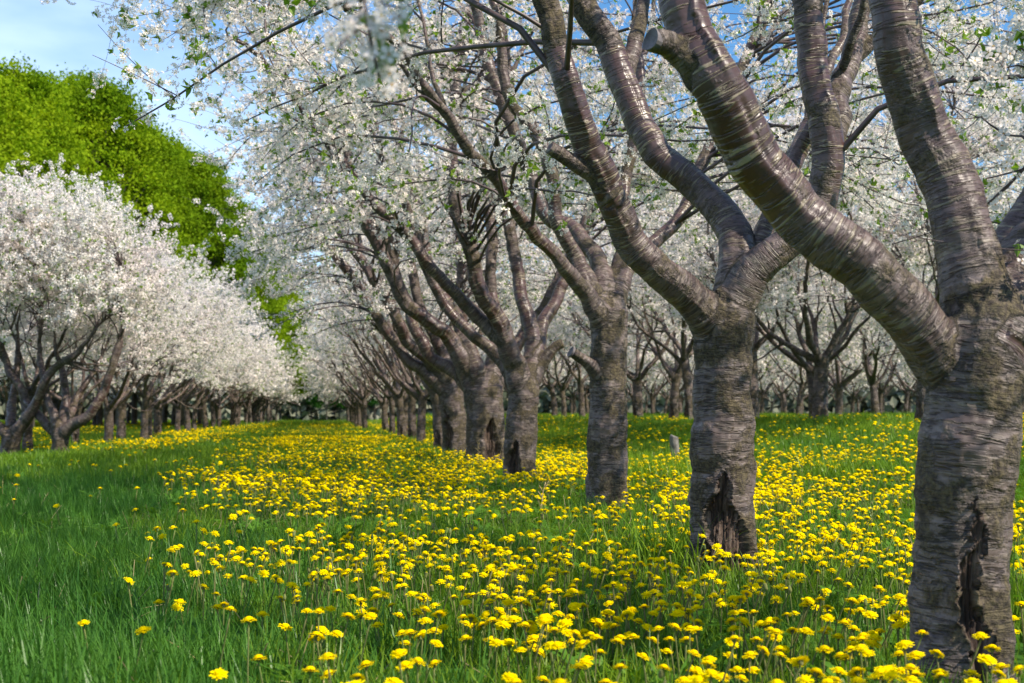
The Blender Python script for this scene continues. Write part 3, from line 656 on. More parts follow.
# tree 4
hero(520, 13.6, 'leaning cherry tree with a blackened hollow on the lane side of its foot',
     [(519, 490, 0, 17), (520, 450, 0, 16), (523, 415, 0, 15.5), (524, 388, 0, 16)],
     [dict(p=[(524, 400, 0, 15), (513, 355, -.1, 13), (497, 322, -.2, 12), (478, 285, -.3, 11), (468, 250, -.35, 10), (456, 210, -.4, 9.5), (452, 160, -.4, 9), (455, 110, -.4, 8), (460, 50, -.3, 7)], id=1, ext=1.2, fork=2),
      dict(p=[(505, 340, -.15, 9), (480, 320, -.1, 8.5), (447, 283, -.2, 8), (407, 235, -.35, 7.5), (368, 195, -.5, 7), (334, 151, -.6, 6.5), (297, 101, -.8, 5), (262, 60, -1, 4), (235, 40, -1.2, 3)], id=2, fork=3),
      dict(p=[(524, 395, 0, 12), (530, 350, .2, 10), (524, 300, .3, 9), (513, 244, .4, 8.5), (508, 190, .5, 8), (515, 130, .6, 7), (505, 60, .8, 6)], id=3, ext=1.0, fork=2),
      dict(p=[(520, 395, 0, 9), (500, 358, .1, 8), (470, 330, .1, 7.5), (442, 300, .1, 7), (422, 262, .05, 6.5), (410, 215, 0, 6), (385, 160, -.1, 5), (362, 108, -.2, 4)], id=6, fork=2),
      dict(p=[(526, 392, 0, 11), (537, 368, .1, 8), (550, 352, .1, 6.5), (562, 344, .1, 6)], id=4, stub=1),
      dict(p=[(525, 390, 0, 12), (545, 320, .4, 8), (575, 260, .6, 7.5), (590, 200, .8, 7), (610, 130, 1, 6), (640, 60, 1.2, 6)], id=5, ext=1.0, fork=2)],
     0.012, wounds=[(-math.pi / 2 - 0.45, 0.0, 0.42, 0.085, 0.06)], nt=150, lod='hi',
     env=np.vstack([envelope(210, 3.4, 3.2, 2.3, 1.8), envelope(50, 1.6, 3.2, 1.0, 2.0, .5) + np.array([-1.9, 0, 0.1])]),
     reject_t=rj_any(rj(430, 1100, 230, 683), rj(330, 470, 270, 683)), twigs=7, leaf=0.35, dens=1.0)
# tree 5, 6
hero(486, 17.6, 'stout cherry tree whose trunk is split open in a wide dark gash',
     [(486, 474, 0, 22), (486, 440, 0, 20), (485, 410, 0, 19), (483, 388, 0, 20)],
     [dict(p=[(480, 395, 0, 14), (462, 365, -.1, 11), (446, 335, -.2, 10), (407, 305, -.4, 9), (385, 262, -.5, 8.5), (366, 222, -.6, 8), (350, 180, -.7, 7), (345, 120, -.7, 6)], id=1, ext=1.0, fork=3),
      dict(p=[(482, 395, 0, 13), (470, 350, -.1, 9), (450, 310, 0, 8.5), (428, 262, 0, 8), (420, 215, 0, 7.5), (400, 150, 0, 6)], id=2, ext=1, fork=2),
      dict(p=[(480, 395, 0, 10), (456, 372, .1, 8.5), (430, 355, .1, 8), (412, 320, .1, 7.5), (398, 275, .1, 7), (380, 232, 0, 6), (340, 180, 0, 5)], id=5, fork=2),
      dict(p=[(488, 395, 0, 13), (498, 340, .3, 9), (490, 290, .4, 8.5), (492, 230, .5, 8), (485, 160, .6, 7)], id=3, ext=1, fork=2),
      dict(p=[(488, 392, 0, 12), (515, 345, .5, 8), (540, 310, .6, 7), (580, 240, .9, 6)], id=4, ext=1, fork=2)],
     0.015, wounds=[(-math.pi / 2 + 0.35, 0.0, 0.62, 0.12, 0.08)], nt=170, lod='mid',
     env=np.vstack([envelope(210, 3.3, 3.2, 2.3, 1.7), envelope(40, 1.5, 3.0, 1.0, 1.9, .5) + np.array([-1.7, 0, 0.1])]),
     reject_t=rj_any(rj(400, 1100, 270, 683), rj(300, 450, 320, 683)), twigs=7, leaf=0.3)
hero(454, 21.6, 'cherry tree with a broken pale trunk shell beside a black cavity',
     [(455, 460, 0, 14), (455, 430, 0, 13), (452, 405, 0, 13), (450, 385, 0, 13)],
     [dict(p=[(450, 392, 0, 11), (440, 370, -.1, 8.5), (412, 345, -.3, 8), (385, 300, -.5, 7.5), (360, 260, -.6, 7), (330, 220, -.7, 5.5)], id=1, ext=1.0, fork=3),
      dict(p=[(450, 392, 0, 9), (425, 374, -.1, 7.5), (398, 347, -.1, 7), (372, 308, -.2, 6.5), (342, 264, -.3, 6), (308, 231, -.4, 5), (284, 198, -.5, 4)], id=4, fork=2),
      dict(p=[(450, 392, 0, 11), (440, 350, 0, 7.5), (420, 310, 0, 7), (410, 250, 0, 6)], id=2, ext=1.3, fork=2),
      dict(p=[(452, 390, 0, 10), (462, 340, .3, 7), (460, 290, .4, 6.5)], id=3, ext=1.8, fork=2)],
     0.018, wounds=[(-math.pi / 2 - 0.6, 0.0, 0.75, 0.075, 0.07)], nt=170, lod='mid', env=envelope(220, 3.2, 3.1, 2.2, 1.7),
     reject_t=rj_any(rj(385, 1100, 310, 683)), twigs=7, leaf=0.3)

# the tree behind the camera whose hanging sprig reaches into the top of the picture
def sprig():
    base = ground_pt(512, 1.0); base[0], base[1] = row_xy(1.65, -0.6); base[2] = float(ground_z(base[0], base[1]))
    root = thing('cherry_tree', 'cherry tree overhead whose blurred white sprig hangs into the top of the picture', 'tree', tuple(base), 0, TREES_GROUP); sk = Skel()
    sk.add([(0, 0, -.15), (0, 0.02, .5), (.03, 0, 1.0)], [.14, .12, .12], 0)
    A = at(352, -250, 2.25) - base
    sk.add([(0, 0, .95), A * .35 + np.array([0, 0, .75]), A * .75 + np.array([0, 0, .45]), A + np.array([0, 0, 0.1])], [.06, .045, .03, .012], 1)
    for k, az in enumerate((0.2, 1.0, 3.6, 4.6, 5.4)):
        P, R = grow((0.02, 0, 1.0), (math.cos(az) * .7, math.sin(az) * .7, .7), 2.7, .06, .013, .4, .09); sk.add(P, R, k + 2)
    skin(sk, 0.02, root)
    hang = np.array([at(x, y, 1.75 + dy) - base for x, y, dy in ((352, -120, .1), (357, -60, .03), (362, -15, 0), (368, 25, 0), (374, 55, 0.01), (380, 78, 0.02))])
    side = np.array([[hang[3], at(350, 35, 1.73) - base, at(338, 48, 1.71) - base], [hang[2], at(385, 5, 1.77) - base, at(400, 8, 1.78) - base]])
    acc = Acc(); p_, r_ = resample(np.vstack([sk.b[1][0][-1][None], hang]), np.full(7, .0022), .03); V, pl = tubes(p_[None], r_[None] , 5); acc.add(V, pl)
    V, pl = tubes(side, np.full((2, 3), .0015), 5); acc.add(V, pl)
    mesh_obj('twigs', acc.mesh('twigs', True), root, [M['twig']])
    C = []
    for x, y in ((362, 8), (376, 12), (350, 22), (340, 40), (368, 32), (384, 28), (360, 50), (378, 52), (388, 66), (372, 70), (395, 8), (356, -14), (372, -20), (346, -4), (380, 84)):
        C.append(at(x, y, 1.75 + rnd(-.03, .03)) - base)
    C = np.array(C)
    env = envelope(22, 2.4, 3.2, 1.7, 2.3)
    env = env[~rj(-300, 1300, -200, 900)(env + base)]
    crown(sk, env, root, 'mid', 0.2, 0.9)
    # add the sprig's own flowers to the blossom part
    acc = Acc(); sp = blossom_mesh('sprig_blossom', C, 'hi', 0.72); mesh_obj('sprig_blossom', sp, root, [M['petal'], M['pistil']])
    mesh_obj('sprig_leaves', leaf_mesh('sprig_leaves', C[[2, 5, 8, 10]] + 0.012, 0.9), root, [M['leaf']])
sprig()

# ------------------------------------------------------------------ orchard trees shared by the further rows
def generic(seed, lod, dens, voxel, lane=False):
    r = np.random.default_rng(seed); root = bpy.data.objects.new('cherry_tree', None); link(root); sk = Skel()
    h = r.uniform(0.98, 1.28); rt = r.uniform(0.088, 0.112); lean = r.normal(size=2) * 0.06
    sk.add([(0, 0, -.15), (lean[0] * .3, lean[1] * .3, h * .5), (lean[0], lean[1], h)], [rt * 1.12, rt, rt * 0.98], 0)
    if lane: procedural_limbs(sk, (lean[0], lean[1], h), rt, 6, [2.6 + r.uniform(-.2, .2), 3.1 + r.uniform(-.2, .2), 3.7 + r.uniform(-.2, .2), 1.6, 0.2, -1.0], 3.2, elr=(0.6, 0.85), r=r)
    else: procedural_limbs(sk, (lean[0], lean[1], h), rt, 5, None, 3.0, r=r)
    skin(sk, voxel, root, [(r.uniform(0, 6.28), 0, .4, .06, .04)] if lod == 'mid' else (), 4)
    crown(sk, envelope(170, 3.0, 3.35, 2.0, 2.1, 2.6, r=r) if lane else envelope(230 if lod == 'mid' else 170, 2.75, 3.05, 2.2, 1.62, 2.1, r=r), root, lod, 0.22 if lod == 'mid' else 0.18, dens, 1.1 if lod == 'mid' else 1.55, 6, 0.25)
    return root
def copy_thing(src, loc, rz, sc, label, group):
    r = src.copy(); COL.objects.link(r); r.location = loc; r.rotation_euler = (0, 0, rz); r.scale = (sc, sc, sc)
    r['label'] = label; r['category'] = 'tree'; r['group'] = group
    for ch in list(src.children):
        c = ch.copy(); COL.objects.link(c); c.parent = r
        for g_ in ch.children:
            d = g_.copy(); COL.objects.link(d); d.parent = c
    return r
PROTO = {'lane': [generic(s, 'mid', 1.0, 0.022, True) for s in (15, 16, 17)], 'mid': [generic(s, 'mid', 1.0, 0.022) for s in (11, 12, 13, 14)], 'low': [generic(s, 'low', 0.62, 0.030) for s in (21, 22, 23)]}
USED = set()
def plant(u, v, label, group, k, sc=1.0, rz=None, lod=None):
    x, y = row_xy(u, v); lod = lod or ('mid' if y < 48 else 'low'); L = PROTO[lod]; src = L[k % len(L)]; rz = rnd(0, 6.28) if rz is None else rz
    loc = (x, y, float(ground_z(x, y)))
    if src.name not in USED:
        USED.add(src.name); src.location = loc; src.rotation_euler = (0, 0, rz); src.scale = (sc,) * 3; src['label'] = label; src['category'] = 'tree'; src['group'] = group; return src
    return copy_thing(src, loc, rz, sc, label, group)
ORD = ['first', 'second', 'third', 'fourth', 'fifth', 'sixth', 'seventh', 'eighth', 'ninth', 'tenth', 'eleventh', 'twelfth']
k = 0
# rest of the near right row
for i, v in enumerate(np.arange(26.0, 112, 3.9)):
    lab = (f'{ORD[i]} cherry tree behind the pale broken trunk in the near right row' if i < 6 else 'distant cherry tree in the narrowing end of the near right row')
    plant((1.95 if v < 55 else 1.45) + rnd(-.15, .15), v + rnd(-.3, .3), lab, TREES_GROUP, k, rnd(.92, 1.05), rnd(-.35, .35), 'lane' if v < 62 else 'low'); k += 1
# left row
LG = 'cherry trees of the row left of the lane'
vs_l = list(np.arange(25.0, 50, 2.5)) + list(np.arange(50, 115, 3.2))
for px_, Y_, lab_, tr_, lm_ in (
    (60, 22.6, 'low forking dark cherry tree in the left row with one limb sweeping right', [(60, 459, 0, 9.5), (60, 445, 0, 8.5), (61, 432, 0, 9)],
     [[(61, 436, 0, 8), (72, 424, -.1, 7.5), (88, 415, -.2, 6.5), (100, 398, -.25, 6), (110, 375, -.3, 5.5), (118, 350, -.3, 5)], [(60, 434, 0, 7), (55, 418, 0, 5.5), (46, 395, .1, 5), (40, 360, .2, 4)], [(61, 434, 0, 6.5), (66, 405, .4, 5), (62, 370, .5, 4.5)], [(61, 436, 0, 6), (70, 410, .6, 5), (88, 380, .9, 4)], [(60, 436, 0, 6), (40, 418, .2, 5), (22, 395, .4, 4)]]),
    (10, 22.9, 'low forking dark cherry tree cut by the left picture edge', [(9, 458, 0, 10.5), (10, 446, 0, 9.5), (12, 434, 0, 10)],
     [[(12, 438, 0, 8), (24, 420, -.1, 7), (38, 400, -.2, 6), (52, 372, -.3, 5.5), (74, 356, -.4, 4.5)], [(12, 438, 0, 7), (26, 415, .1, 6), (22, 390, .1, 5.5), (8, 370, .1, 5), (0, 345, .1, 4)], [(11, 438, 0, 7), (-4, 424, 0, 6), (-24, 405, 0, 5)], [(11, 436, 0, 6), (14, 400, .5, 5), (18, 360, .7, 4.5)]])):
    hero(px_, Y_, lab_, tr_, [dict(p=q_, ext=.9, fork=2) for q_ in lm_], 0.018, lod='mid', env=envelope(200, 2.2, 2.75, 1.5, 1.6, 2.0) if px_ > 30 else envelope(210, 2.4, 2.9, 1.85, 1.7, 2.0), twigs=6, leaf=.25, group=LG, cscale=1.08)
for i, v in enumerate([25.0] + vs_l[1:]):
    lab = (f'{ORD[i]} cherry tree in the left row counted from behind the two low forking dark ones' if i < 10 else 'distant white cherry tree in the left row narrowing towards the woods')
    plant((-4.9 if i < 1 else -4.6) + rnd(-.3, .3) - (.3 if 6 < i < 16 else 0), v + rnd(-.3, .3), lab, LG, k, rnd(.76, .82) if i < 3 else rnd(.82, .9) if i < 9 else rnd(.9, 1.02)); k += 1
# second and third rows on the left
for i, v in enumerate(np.arange(42.0, 100, 4.2)):
    lab = (f'{ORD[i]} cherry tree of the row glimpsed behind the left row' if i < 5 else 'distant cherry tree in the hidden row behind the left row')
    plant(-11.8 + rnd(-.3, .3), v, lab, 'cherry trees in the row behind the left row', k, rnd(.92, 1.02)); k += 1
# rows to the right
rows = [(8.4, 19.3, 75, 'second row to the right'), (15.2, 30, 95, 'third row to the right'), (21.8, 43, 105, 'fourth row to the right'), (28.4, 57, 112, 'fifth row to the right'), (35.0, 72, 116, 'farthest row to the right')]
for ri, (u, v0, v1, nm) in enumerate(rows):
    for i, v in enumerate(np.arange(v0, v1, 4.1)):
        lab = (f'{ORD[i]} cherry tree from the front in the {nm}' if i < (8 if ri == 0 else 4) else f'distant cherry tree deep in the {nm}')
        plant(u + rnd(-.4, .4), v + rnd(-.3, .3), lab, f'cherry trees in the {nm}', k, rnd(1.05, 1.2) if ri == 0 else rnd(.95, 1.12)); k += 1
x815 = 25.6; xx = (815 - 512) * x815 / F; uu, vv = to_uv(xx, x815)
plant(uu, vv, 'single cherry tree seen between the nearest trunk and the hollow-footed trunk, thick upright stem', 'cherry trees in the second row to the right', 1, 0.95)

# ------------------------------------------------------------------ woodland behind the left rows and at the end of the lane
def wood_proto(seed, H, mat, conical=False, nclump=330, leaf_n=260):
    r = np.random.default_rng(seed); root = bpy.data.objects.new('woodland_tree', None); link(root)
    acc = Acc(); P, R = grow((0, 0, -.3), (r.normal() * .04, r.normal() * .04, 1), H * .9, H * .011, H * .004, .1, .03, 12, r); V, p_ = tubes(P[None], R[None], 9); acc.add(V, p_)
    mesh_obj('trunk', acc.mesh('trunk', True), root, [M['wood_bark']])
    acc = Acc(); C = []
    for i in range(nclump):
        t = r.uniform(0.22, 1) ** 0.9; rad = H * 0.30 * (math.sin(min(1, (1.03 - t) * 1.25) * math.pi / 2) ** 0.7) * (0.35 + 0.65 * r.uniform() ** .5); az = r.uniform(0, 6.28)
        j = min(11, int(t * 10)); p0 = P[j]; q = np.array([P[j][0] + math.cos(az) * rad, P[j][1] + math.sin(az) * rad, t * H + r.normal() * .3])
        pp = np.stack([p0, p0 * .5 + q * .5 + np.array([0, 0, -.05 * rad]), q]); V, p_ = tubes(pp[None], np.array([[.05, .035, .012]]) * H / 14, 4, False); acc.add(V, p_); C.append(q)
    mesh_obj('branches', acc.mesh('branches', True), root, [M['wood_bark']])
    C = np.array(C); sz = H * 0.045 * r.uniform(.5, 1.35, len(C)); L = np.repeat(C, leaf_n, 0); s_ = np.repeat(sz, leaf_n)[:, None]
    D = r.normal(size=L.shape) * np.array([1, 1, .62]) * .62; L = L + D * s_
    tv = np.array([[-.5, 0, 0], [0, -.34, .08], [.5, 0, 0], [0, .34, .08]]) * 0.165; Rm_ = rotmats(len(L), r); sc_ = r.uniform(.6, 1.3, len(L))
    V = (np.einsum('nij,vj->nvi', Rm_, tv) * sc_[:, None, None] + L[:, None]).reshape(-1, 3)
    q = np.arange(len(L) * 4).reshape(-1, 4); mesh_obj('crown', make_mesh('crown', V, [q]), root, [mat]); return root
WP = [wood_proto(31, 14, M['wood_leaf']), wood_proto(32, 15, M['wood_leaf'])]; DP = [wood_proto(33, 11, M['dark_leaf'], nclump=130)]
def plant_wood(protos, px, Y, H0, H, label, group, k, cat='tree'):
    x = (px - 512) * Y / F; src = protos[k % len(protos)]; sc = H / H0[k % len(H0)]; loc = (x, Y, float(ground_z(x, Y)))
    if src.name not in USED:
        USED.add(src.name); src.location = loc; src.scale = (sc,) * 3; src['label'] = label; src['category'] = cat; src['group'] = group; return
    o = copy_thing(src, loc, rnd(0, 6.28), sc, label, group)
def htop(py, Y): return CAMZ + (415 - py) / F * Y
wl = [(-70, 52, 72), (-10, 55, 68), (32, 60, 64), (78, 64, 74), (-40, 66, 62), (118, 66, 88), (150, 72, 108), (182, 76, 124), (208, 82, 150), (232, 90, 200), (252, 95, 238), (270, 105, 288), (55, 80, 72), (165, 92, 118), (100, 70, 80), (10, 74, 70), (190, 70, 130), (222, 72, 165), (135, 78, 95), (245, 84, 215), (262, 92, 250), (60, 95, 66)]
wn = ['tallest bright green tree above the left blossom', 'bright green tree at the left picture edge', 'rounded bright green tree behind the left row top', 'broad bright green tree under the pale cloud']
wl = [(a_ + (6 if a_ > 225 else -8 if a_ > 170 else 0), b_, c_ + (18 if a_ < 100 else 40 if a_ < 225 else 14)) for a_, b_, c_ in wl]
for i, (px, Y, py) in enumerate(wl):
    plant_wood(WP, px, Y, (14, 15), htop(py, Y), ['bright green woodland tree at the far left edge behind the blossom', 'tall bright green woodland tree near the left picture edge', 'tall rounded green woodland tree under the open sky', 'green woodland tree just left of the hanging blossom twigs'][i] if i < 4 else 'bright green woodland tree in the belt behind the left row', 'woodland trees behind the left row', i)
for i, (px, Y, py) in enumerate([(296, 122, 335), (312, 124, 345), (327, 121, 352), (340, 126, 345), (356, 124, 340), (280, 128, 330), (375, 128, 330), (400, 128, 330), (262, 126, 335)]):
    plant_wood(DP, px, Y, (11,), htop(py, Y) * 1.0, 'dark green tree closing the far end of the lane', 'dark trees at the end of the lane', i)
# far wood that closes the horizon: one uncountable mass of leaves
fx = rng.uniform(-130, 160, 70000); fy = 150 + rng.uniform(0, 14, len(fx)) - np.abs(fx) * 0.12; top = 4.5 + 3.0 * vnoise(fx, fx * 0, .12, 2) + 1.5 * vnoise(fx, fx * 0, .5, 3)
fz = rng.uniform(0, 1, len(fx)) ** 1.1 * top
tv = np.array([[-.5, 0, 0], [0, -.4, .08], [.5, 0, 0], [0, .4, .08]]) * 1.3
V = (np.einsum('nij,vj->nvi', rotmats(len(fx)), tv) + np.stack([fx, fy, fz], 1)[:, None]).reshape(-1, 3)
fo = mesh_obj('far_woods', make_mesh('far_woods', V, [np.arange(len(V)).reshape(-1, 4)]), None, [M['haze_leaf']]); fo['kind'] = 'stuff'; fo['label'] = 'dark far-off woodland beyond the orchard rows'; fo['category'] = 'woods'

# ------------------------------------------------------------------ grass, weeds, dandelions
def blade_set(n, rad, hmin, hmax, w, bend=0.5, segs=3, seed=0, wide=False):
    r = np.random.default_rng(seed); V, Q, T = [], [], []
    for i in range(n):
        a, q = r.uniform(0, 6.28), rad * math.sqrt(r.uniform()); p = np.array([math.cos(a) * q, math.sin(a) * q, -0.01]); h = r.uniform(hmin, hmax); az = r.uniform(0, 6.28)
        d = np.array([math.cos(az), math.sin(az), 0]); s = np.array([-d[1], d[0], 0]); b = bend * r.uniform(.2, 1.2); ww = w * r.uniform(.6, 1.2); o = len(V)
        for k in range(segs + 1):
            t = k / segs; c = p + np.array([0, 0, h * (t - .28 * b * t * t)]) + d * h * b * t * t
            wk = ww * ((1 - t) ** .6 if not wide else math.sin(math.pi * (0.12 + .86 * t))) * .5
            V += [c - s * wk, c + s * wk] if k < segs else [c, c]
        for k in range(segs): Q.append([o + 2 * k, o + 2 * k + 1, o + 2 * k + 3, o + 2 * k + 2])
    return np.array(V), np.array(Q)
def rosette(seed):
    """toothed dandelion leaves spreading from one crown"""
    r = np.random.default_rng(seed); V, Q = [], []
    for i in range(9):
        az = i * 0.698 + r.uniform(-.25, .25); d = np.array([math.cos(az), math.sin(az), 0]); s = np.array([-d[1], d[0], 0]); L = r.uniform(.09, .17); lift = r.uniform(.4, 1.3); n = 9; o = len(V)
        for k in range(n + 1):
            t = k / n; c = d * L * t * (1 - .25 * lift * .4) + np.array([0, 0, .01 + L * lift * (t - .62 * t * t)]); w = .017 * math.sin(math.pi * (.1 + .85 * t)) * (1.15 if k % 2 else .45)
            V += [c - s * w, c + s * w]
        for k in range(n): Q.append([o + 2 * k, o + 2 * k + 1, o + 2 * k + 3, o + 2 * k + 2])
    return np.array(V), np.array(Q)
def tpl(name, V, Q, mat):
    me = make_mesh(name, V, [Q], None, False); me.materials.append(mat); return bpy.data.objects.new(name, me)
def coll(name, objs):
    c = bpy.data.collections.new(name)
    for o in objs: c.objects.link(o)
    return c
def scatter(name, label, cat, P, rotz, tilt, scale, idx, collection):
    me = bpy.data.meshes.new(name); me.vertices.add(len(P)); me.vertices.foreach_set('co', np.ascontiguousarray(P, np.float32).ravel())
    a = me.attributes.new('rot', 'FLOAT_VECTOR', 'POINT'); a.data.foreach_set('vector', np.stack([tilt[:, 0], tilt[:, 1], rotz], 1).astype(np.float32).ravel())
    a = me.attributes.new('sc', 'FLOAT', 'POINT'); a.data.foreach_set('value', scale.astype(np.float32))
    a = me.attributes.new('idx', 'INT', 'POINT'); a.data.foreach_set('value', idx.astype(np.int32))
    o = link(bpy.data.objects.new(name, me)); o['kind'] = 'stuff'; o['label'] = label; o['category'] = cat
    g = bpy.data.node_groups.new(name + '_nodes', 'GeometryNodeTree')
    g.interface.new_socket('Geometry', in_out='INPUT', socket_type='NodeSocketGeometry'); g.interface.new_socket('Geometry', in_out='OUTPUT', socket_type='NodeSocketGeometry')
    N = g.nodes.new; gi, go_ = N('NodeGroupInput'), N('NodeGroupOutput'); iop, ci = N('GeometryNodeInstanceOnPoints'), N('GeometryNodeCollectionInfo')
    m2p = N('GeometryNodeMeshToPoints'); ci.inputs[0].default_value = collection; ci.inputs[1].default_value = True; ci.inputs[2].default_value = True
    def na(nm, tp):
        q = N('GeometryNodeInputNamedAttribute'); q.data_type = tp; q.inputs[0].default_value = nm; return q.outputs[0]
    L = g.links.new; L(gi.outputs[0], m2p.inputs[0]); L(m2p.outputs[0], iop.inputs['Points']); L(ci.outputs[0], iop.inputs['Instance']); iop.inputs['Pick Instance'].default_value = True
    e2r = N('FunctionNodeEulerToRotation'); L(na('rot', 'FLOAT_VECTOR'), e2r.inputs[0]); L(e2r.outputs[0], iop.inputs['Rotation'])
    L(na('sc', 'FLOAT'), iop.inputs['Scale']); L(na('idx', 'INT'), iop.inputs['Instance Index']); L(iop.outputs[0], go_.inputs[0])
    md = o.modifiers.new('scatter', 'NODES'); md.node_group = g; return o
def wedge(n, y0, y1, pad=1.6, power=1.0):
    """points over the ground the picture shows, with a margin at both sides"""
    y = rng.uniform(0, 1, n); y = (y0 ** (2) + y * (y1 ** 2 - y0 ** 2)) ** .5 if power == 1 else y0 * (y1 / y0) ** y
    x = rng.uniform(-1, 1, n) * (y * .365 + pad); return x, y
def area(y0, y1, pad): return .365 * (y1 ** 2 - y0 ** 2) + 2 * pad * (y1 - y0)

gr = []
for s in range(4): gr.append(tpl('a%d_grass' % s, *blade_set(26, .07, .05, .145, .0050, .6, 3, 40 + s), M['grass']))          # fine short
for s in range(3): gr.append(tpl('b%d_grass' % s, *blade_set(30, .07, .08, .175, .0052, .6, 4, 50 + s), M['shaded_lane_grass']))         # long
for s in range(3): gr.append(tpl('c%d_grass' % s, *blade_set(46, .22, .08, .17, .013, .5, 2, 60 + s), M['grass']))            # far, wide
herb = [tpl('a%d_herb' % s, *rosette(70 + s), M['herb']) for s in range(3)] + [tpl('b%d_herb' % s, *blade_set(16, .07, .04, .11, .016, .9, 3, 80 + s, True), M['herb']) for s in range(2)]
CG = coll('grass_kinds', gr); CH = coll('herb_kinds', herb)
def lush(x, y):                                # 1 = long pure grass (the lane), 0 = flowery sward
    u, v = to_uv(x, y); e = 0.25 - 0.07 * v; return 1 - sstep(e - .9, e + .5, u + 1.2 * (vnoise(x, y, .8, 31) - .5))
Ps, Is, Ss = [], [], []
for (y0, y1, pad, den) in ((1.6, 7.5, 1.2, 115), (7.5, 15, 2, 62), (15, 30, 3, 0), (30, 70, 4, 0)):
    n = int(area(y0, y1, pad) * den)
    if n:
        x, y = wedge(n, y0, y1, pad); lu = lush(x, y); lng = rng.uniform(size=n) < (0.12 + .7 * lu) * (0.5 + vnoise(x, y, 1.7, 8)); 
        Is.append(np.where(lng | (lu > .75), 4 + rng.integers(0, 3, n), rng.integers(0, 4, n))); Ps.append((x, y)); Ss.append(rng.uniform(.65, 1.2, n) * (0.8 + .45 * vnoise(x, y, .9, 9)))
for (y0, y1, pad, den) in ((13, 32, 3, 17), (32, 62, 4, 6), (62, 125, 5, 2.0)):
    n = int(area(y0, y1, pad) * den); x, y = wedge(n, y0, y1, pad); Is.append(7 + rng.integers(0, 3, n)); Ps.append((x, y)); Ss.append(rng.uniform(.6, 1.15, n) * (.65 + .5 * vnoise(x, y, .5, 9)) * (1 + .01 * y))
X = np.concatenate([p[0] for p in Ps]); Yy = np.concatenate([p[1] for p in Ps]); I = np.concatenate(Is); S = np.concatenate(Ss); n = len(X)
scatter('grass', 'green grass covering the orchard floor and the lane', 'grass', np.stack([X, Yy, ground_z(X, Yy)], 1), rng.uniform(0, 6.28, n), rng.normal(size=(n, 2)) * .12, S, I, CG)
nh = int(area(2.2, 16, 1.2) * 26); x, y = wedge(nh, 2.2, 16, 1.2); kp = rng.uniform(size=nh) > lush(x, y) * .85; x, y = x[kp], y[kp]; n = len(x)
scatter('undergrowth', 'broad toothed weed leaves low among the grass', 'weeds', np.stack([x, y, ground_z(x, y) + .005], 1), rng.uniform(0, 6.28, n), rng.normal(size=(n, 2)) * .15, rng.uniform(.6, 1.15, n), rng.integers(0, 5, n), CH)

# dandelion: strap florets in rings over a domed disc, green bracts, hollow stem
def head_geo(seed, R=.0235, rings=((1.0, 30, .02), (.84, 26, .16), (.62, 18, .36), (.36, 10, .7)), detail=True):
    r = np.random.default_rng(seed); V, Q = [], []
    for (rr, n, el) in rings:
        for k in range(n):
            az = k * 6.283 / n + r.uniform(-.1, .1); e = el + r.uniform(-.16, .16); d = np.array([math.cos(az) * math.cos(e), math.sin(az) * math.cos(e), math.sin(e)]); s = np.array([-math.sin(az), math.cos(az), 0]); L = R * (0.82 + .2 * rr) * r.uniform(.85, 1.1) * (1 if rr > .7 else .72)
            w = R * .115; o = len(V); dz = np.array([0, 0, -.10 * L])
            V += [d * L * .12 - s * w * .5, d * L * .12 + s * w * .5, d * L * .97 + s * w + dz, d * L + dz * 1.3, d * L * .97 - s * w + dz]; Q.append([o, o + 1, o + 2, o + 3, o + 4])
    return np.array(V), np.array(Q)
def head_mesh(seed, lod):
    acc = Acc()
    if lod == 0: V, Q = head_geo(seed)
    else: V, Q = head_geo(seed, .0235, ((1.0, 14, .04), (.76, 11, .26), (.4, 6, .7)))
    if lod: V = V * np.array([1, 1, 1]); 
    acc.add(V, [Q], 0)
    # disc dome
    r = np.random.default_rng(seed); k = 10; ring = [(0.013, .002), (.011, .0075), (.006, .0105)]; VV = []
    for (a, z) in ring: VV += [[math.cos(t_) * a, math.sin(t_) * a, z] for t_ in np.arange(k) * 6.283 / k]
    VV.append([0, 0, .0115]); i = np.arange(k); j = (i + 1) % k
    acc.add(np.array(VV), [np.concatenate([np.stack([i + m * k, j + m * k, j + (m + 1) * k, i + (m + 1) * k], 1) for m in range(2)]), np.stack([i + 2 * k, j + 2 * k, np.full(k, 3 * k)], 1)], 1)
    # green cup
    P = np.array([[[0, 0, -.013], [0, 0, -.006], [0, 0, .0015]]]); V2, p2 = tubes(P, np.array([[.0025, .0065, .009]]), 7); acc.add(V2, p2, 2)
    return acc.mesh('flower_head')
def stem_mesh(seed, H):
    r = np.random.default_rng(seed); b = r.normal(size=2) * .018
    P = np.array([[[0, 0, -.01], [b[0] * .2, b[1] * .2, H * .35], [b[0] * .7, b[1] * .7, H * .72], [b[0], b[1], H - .008]]]); V, p_ = tubes(P, np.array([[.0024, .0022, .002, .002]]), 6)
    return make_mesh('stem', V, p_, None, True), (b[0], b[1], H)
HM = [head_mesh(s, 0) for s in range(90, 95)]
for m in HM:
    for q in ('ray', 'ray_in', 'stem'): m.materials.append(M[q])
SMs = [stem_mesh(s, h) for s, h in ((1, .10), (2, .13), (3, .16), (4, .115), (5, .145))]
for m, _ in SMs: m.materials.append(M['stem'])

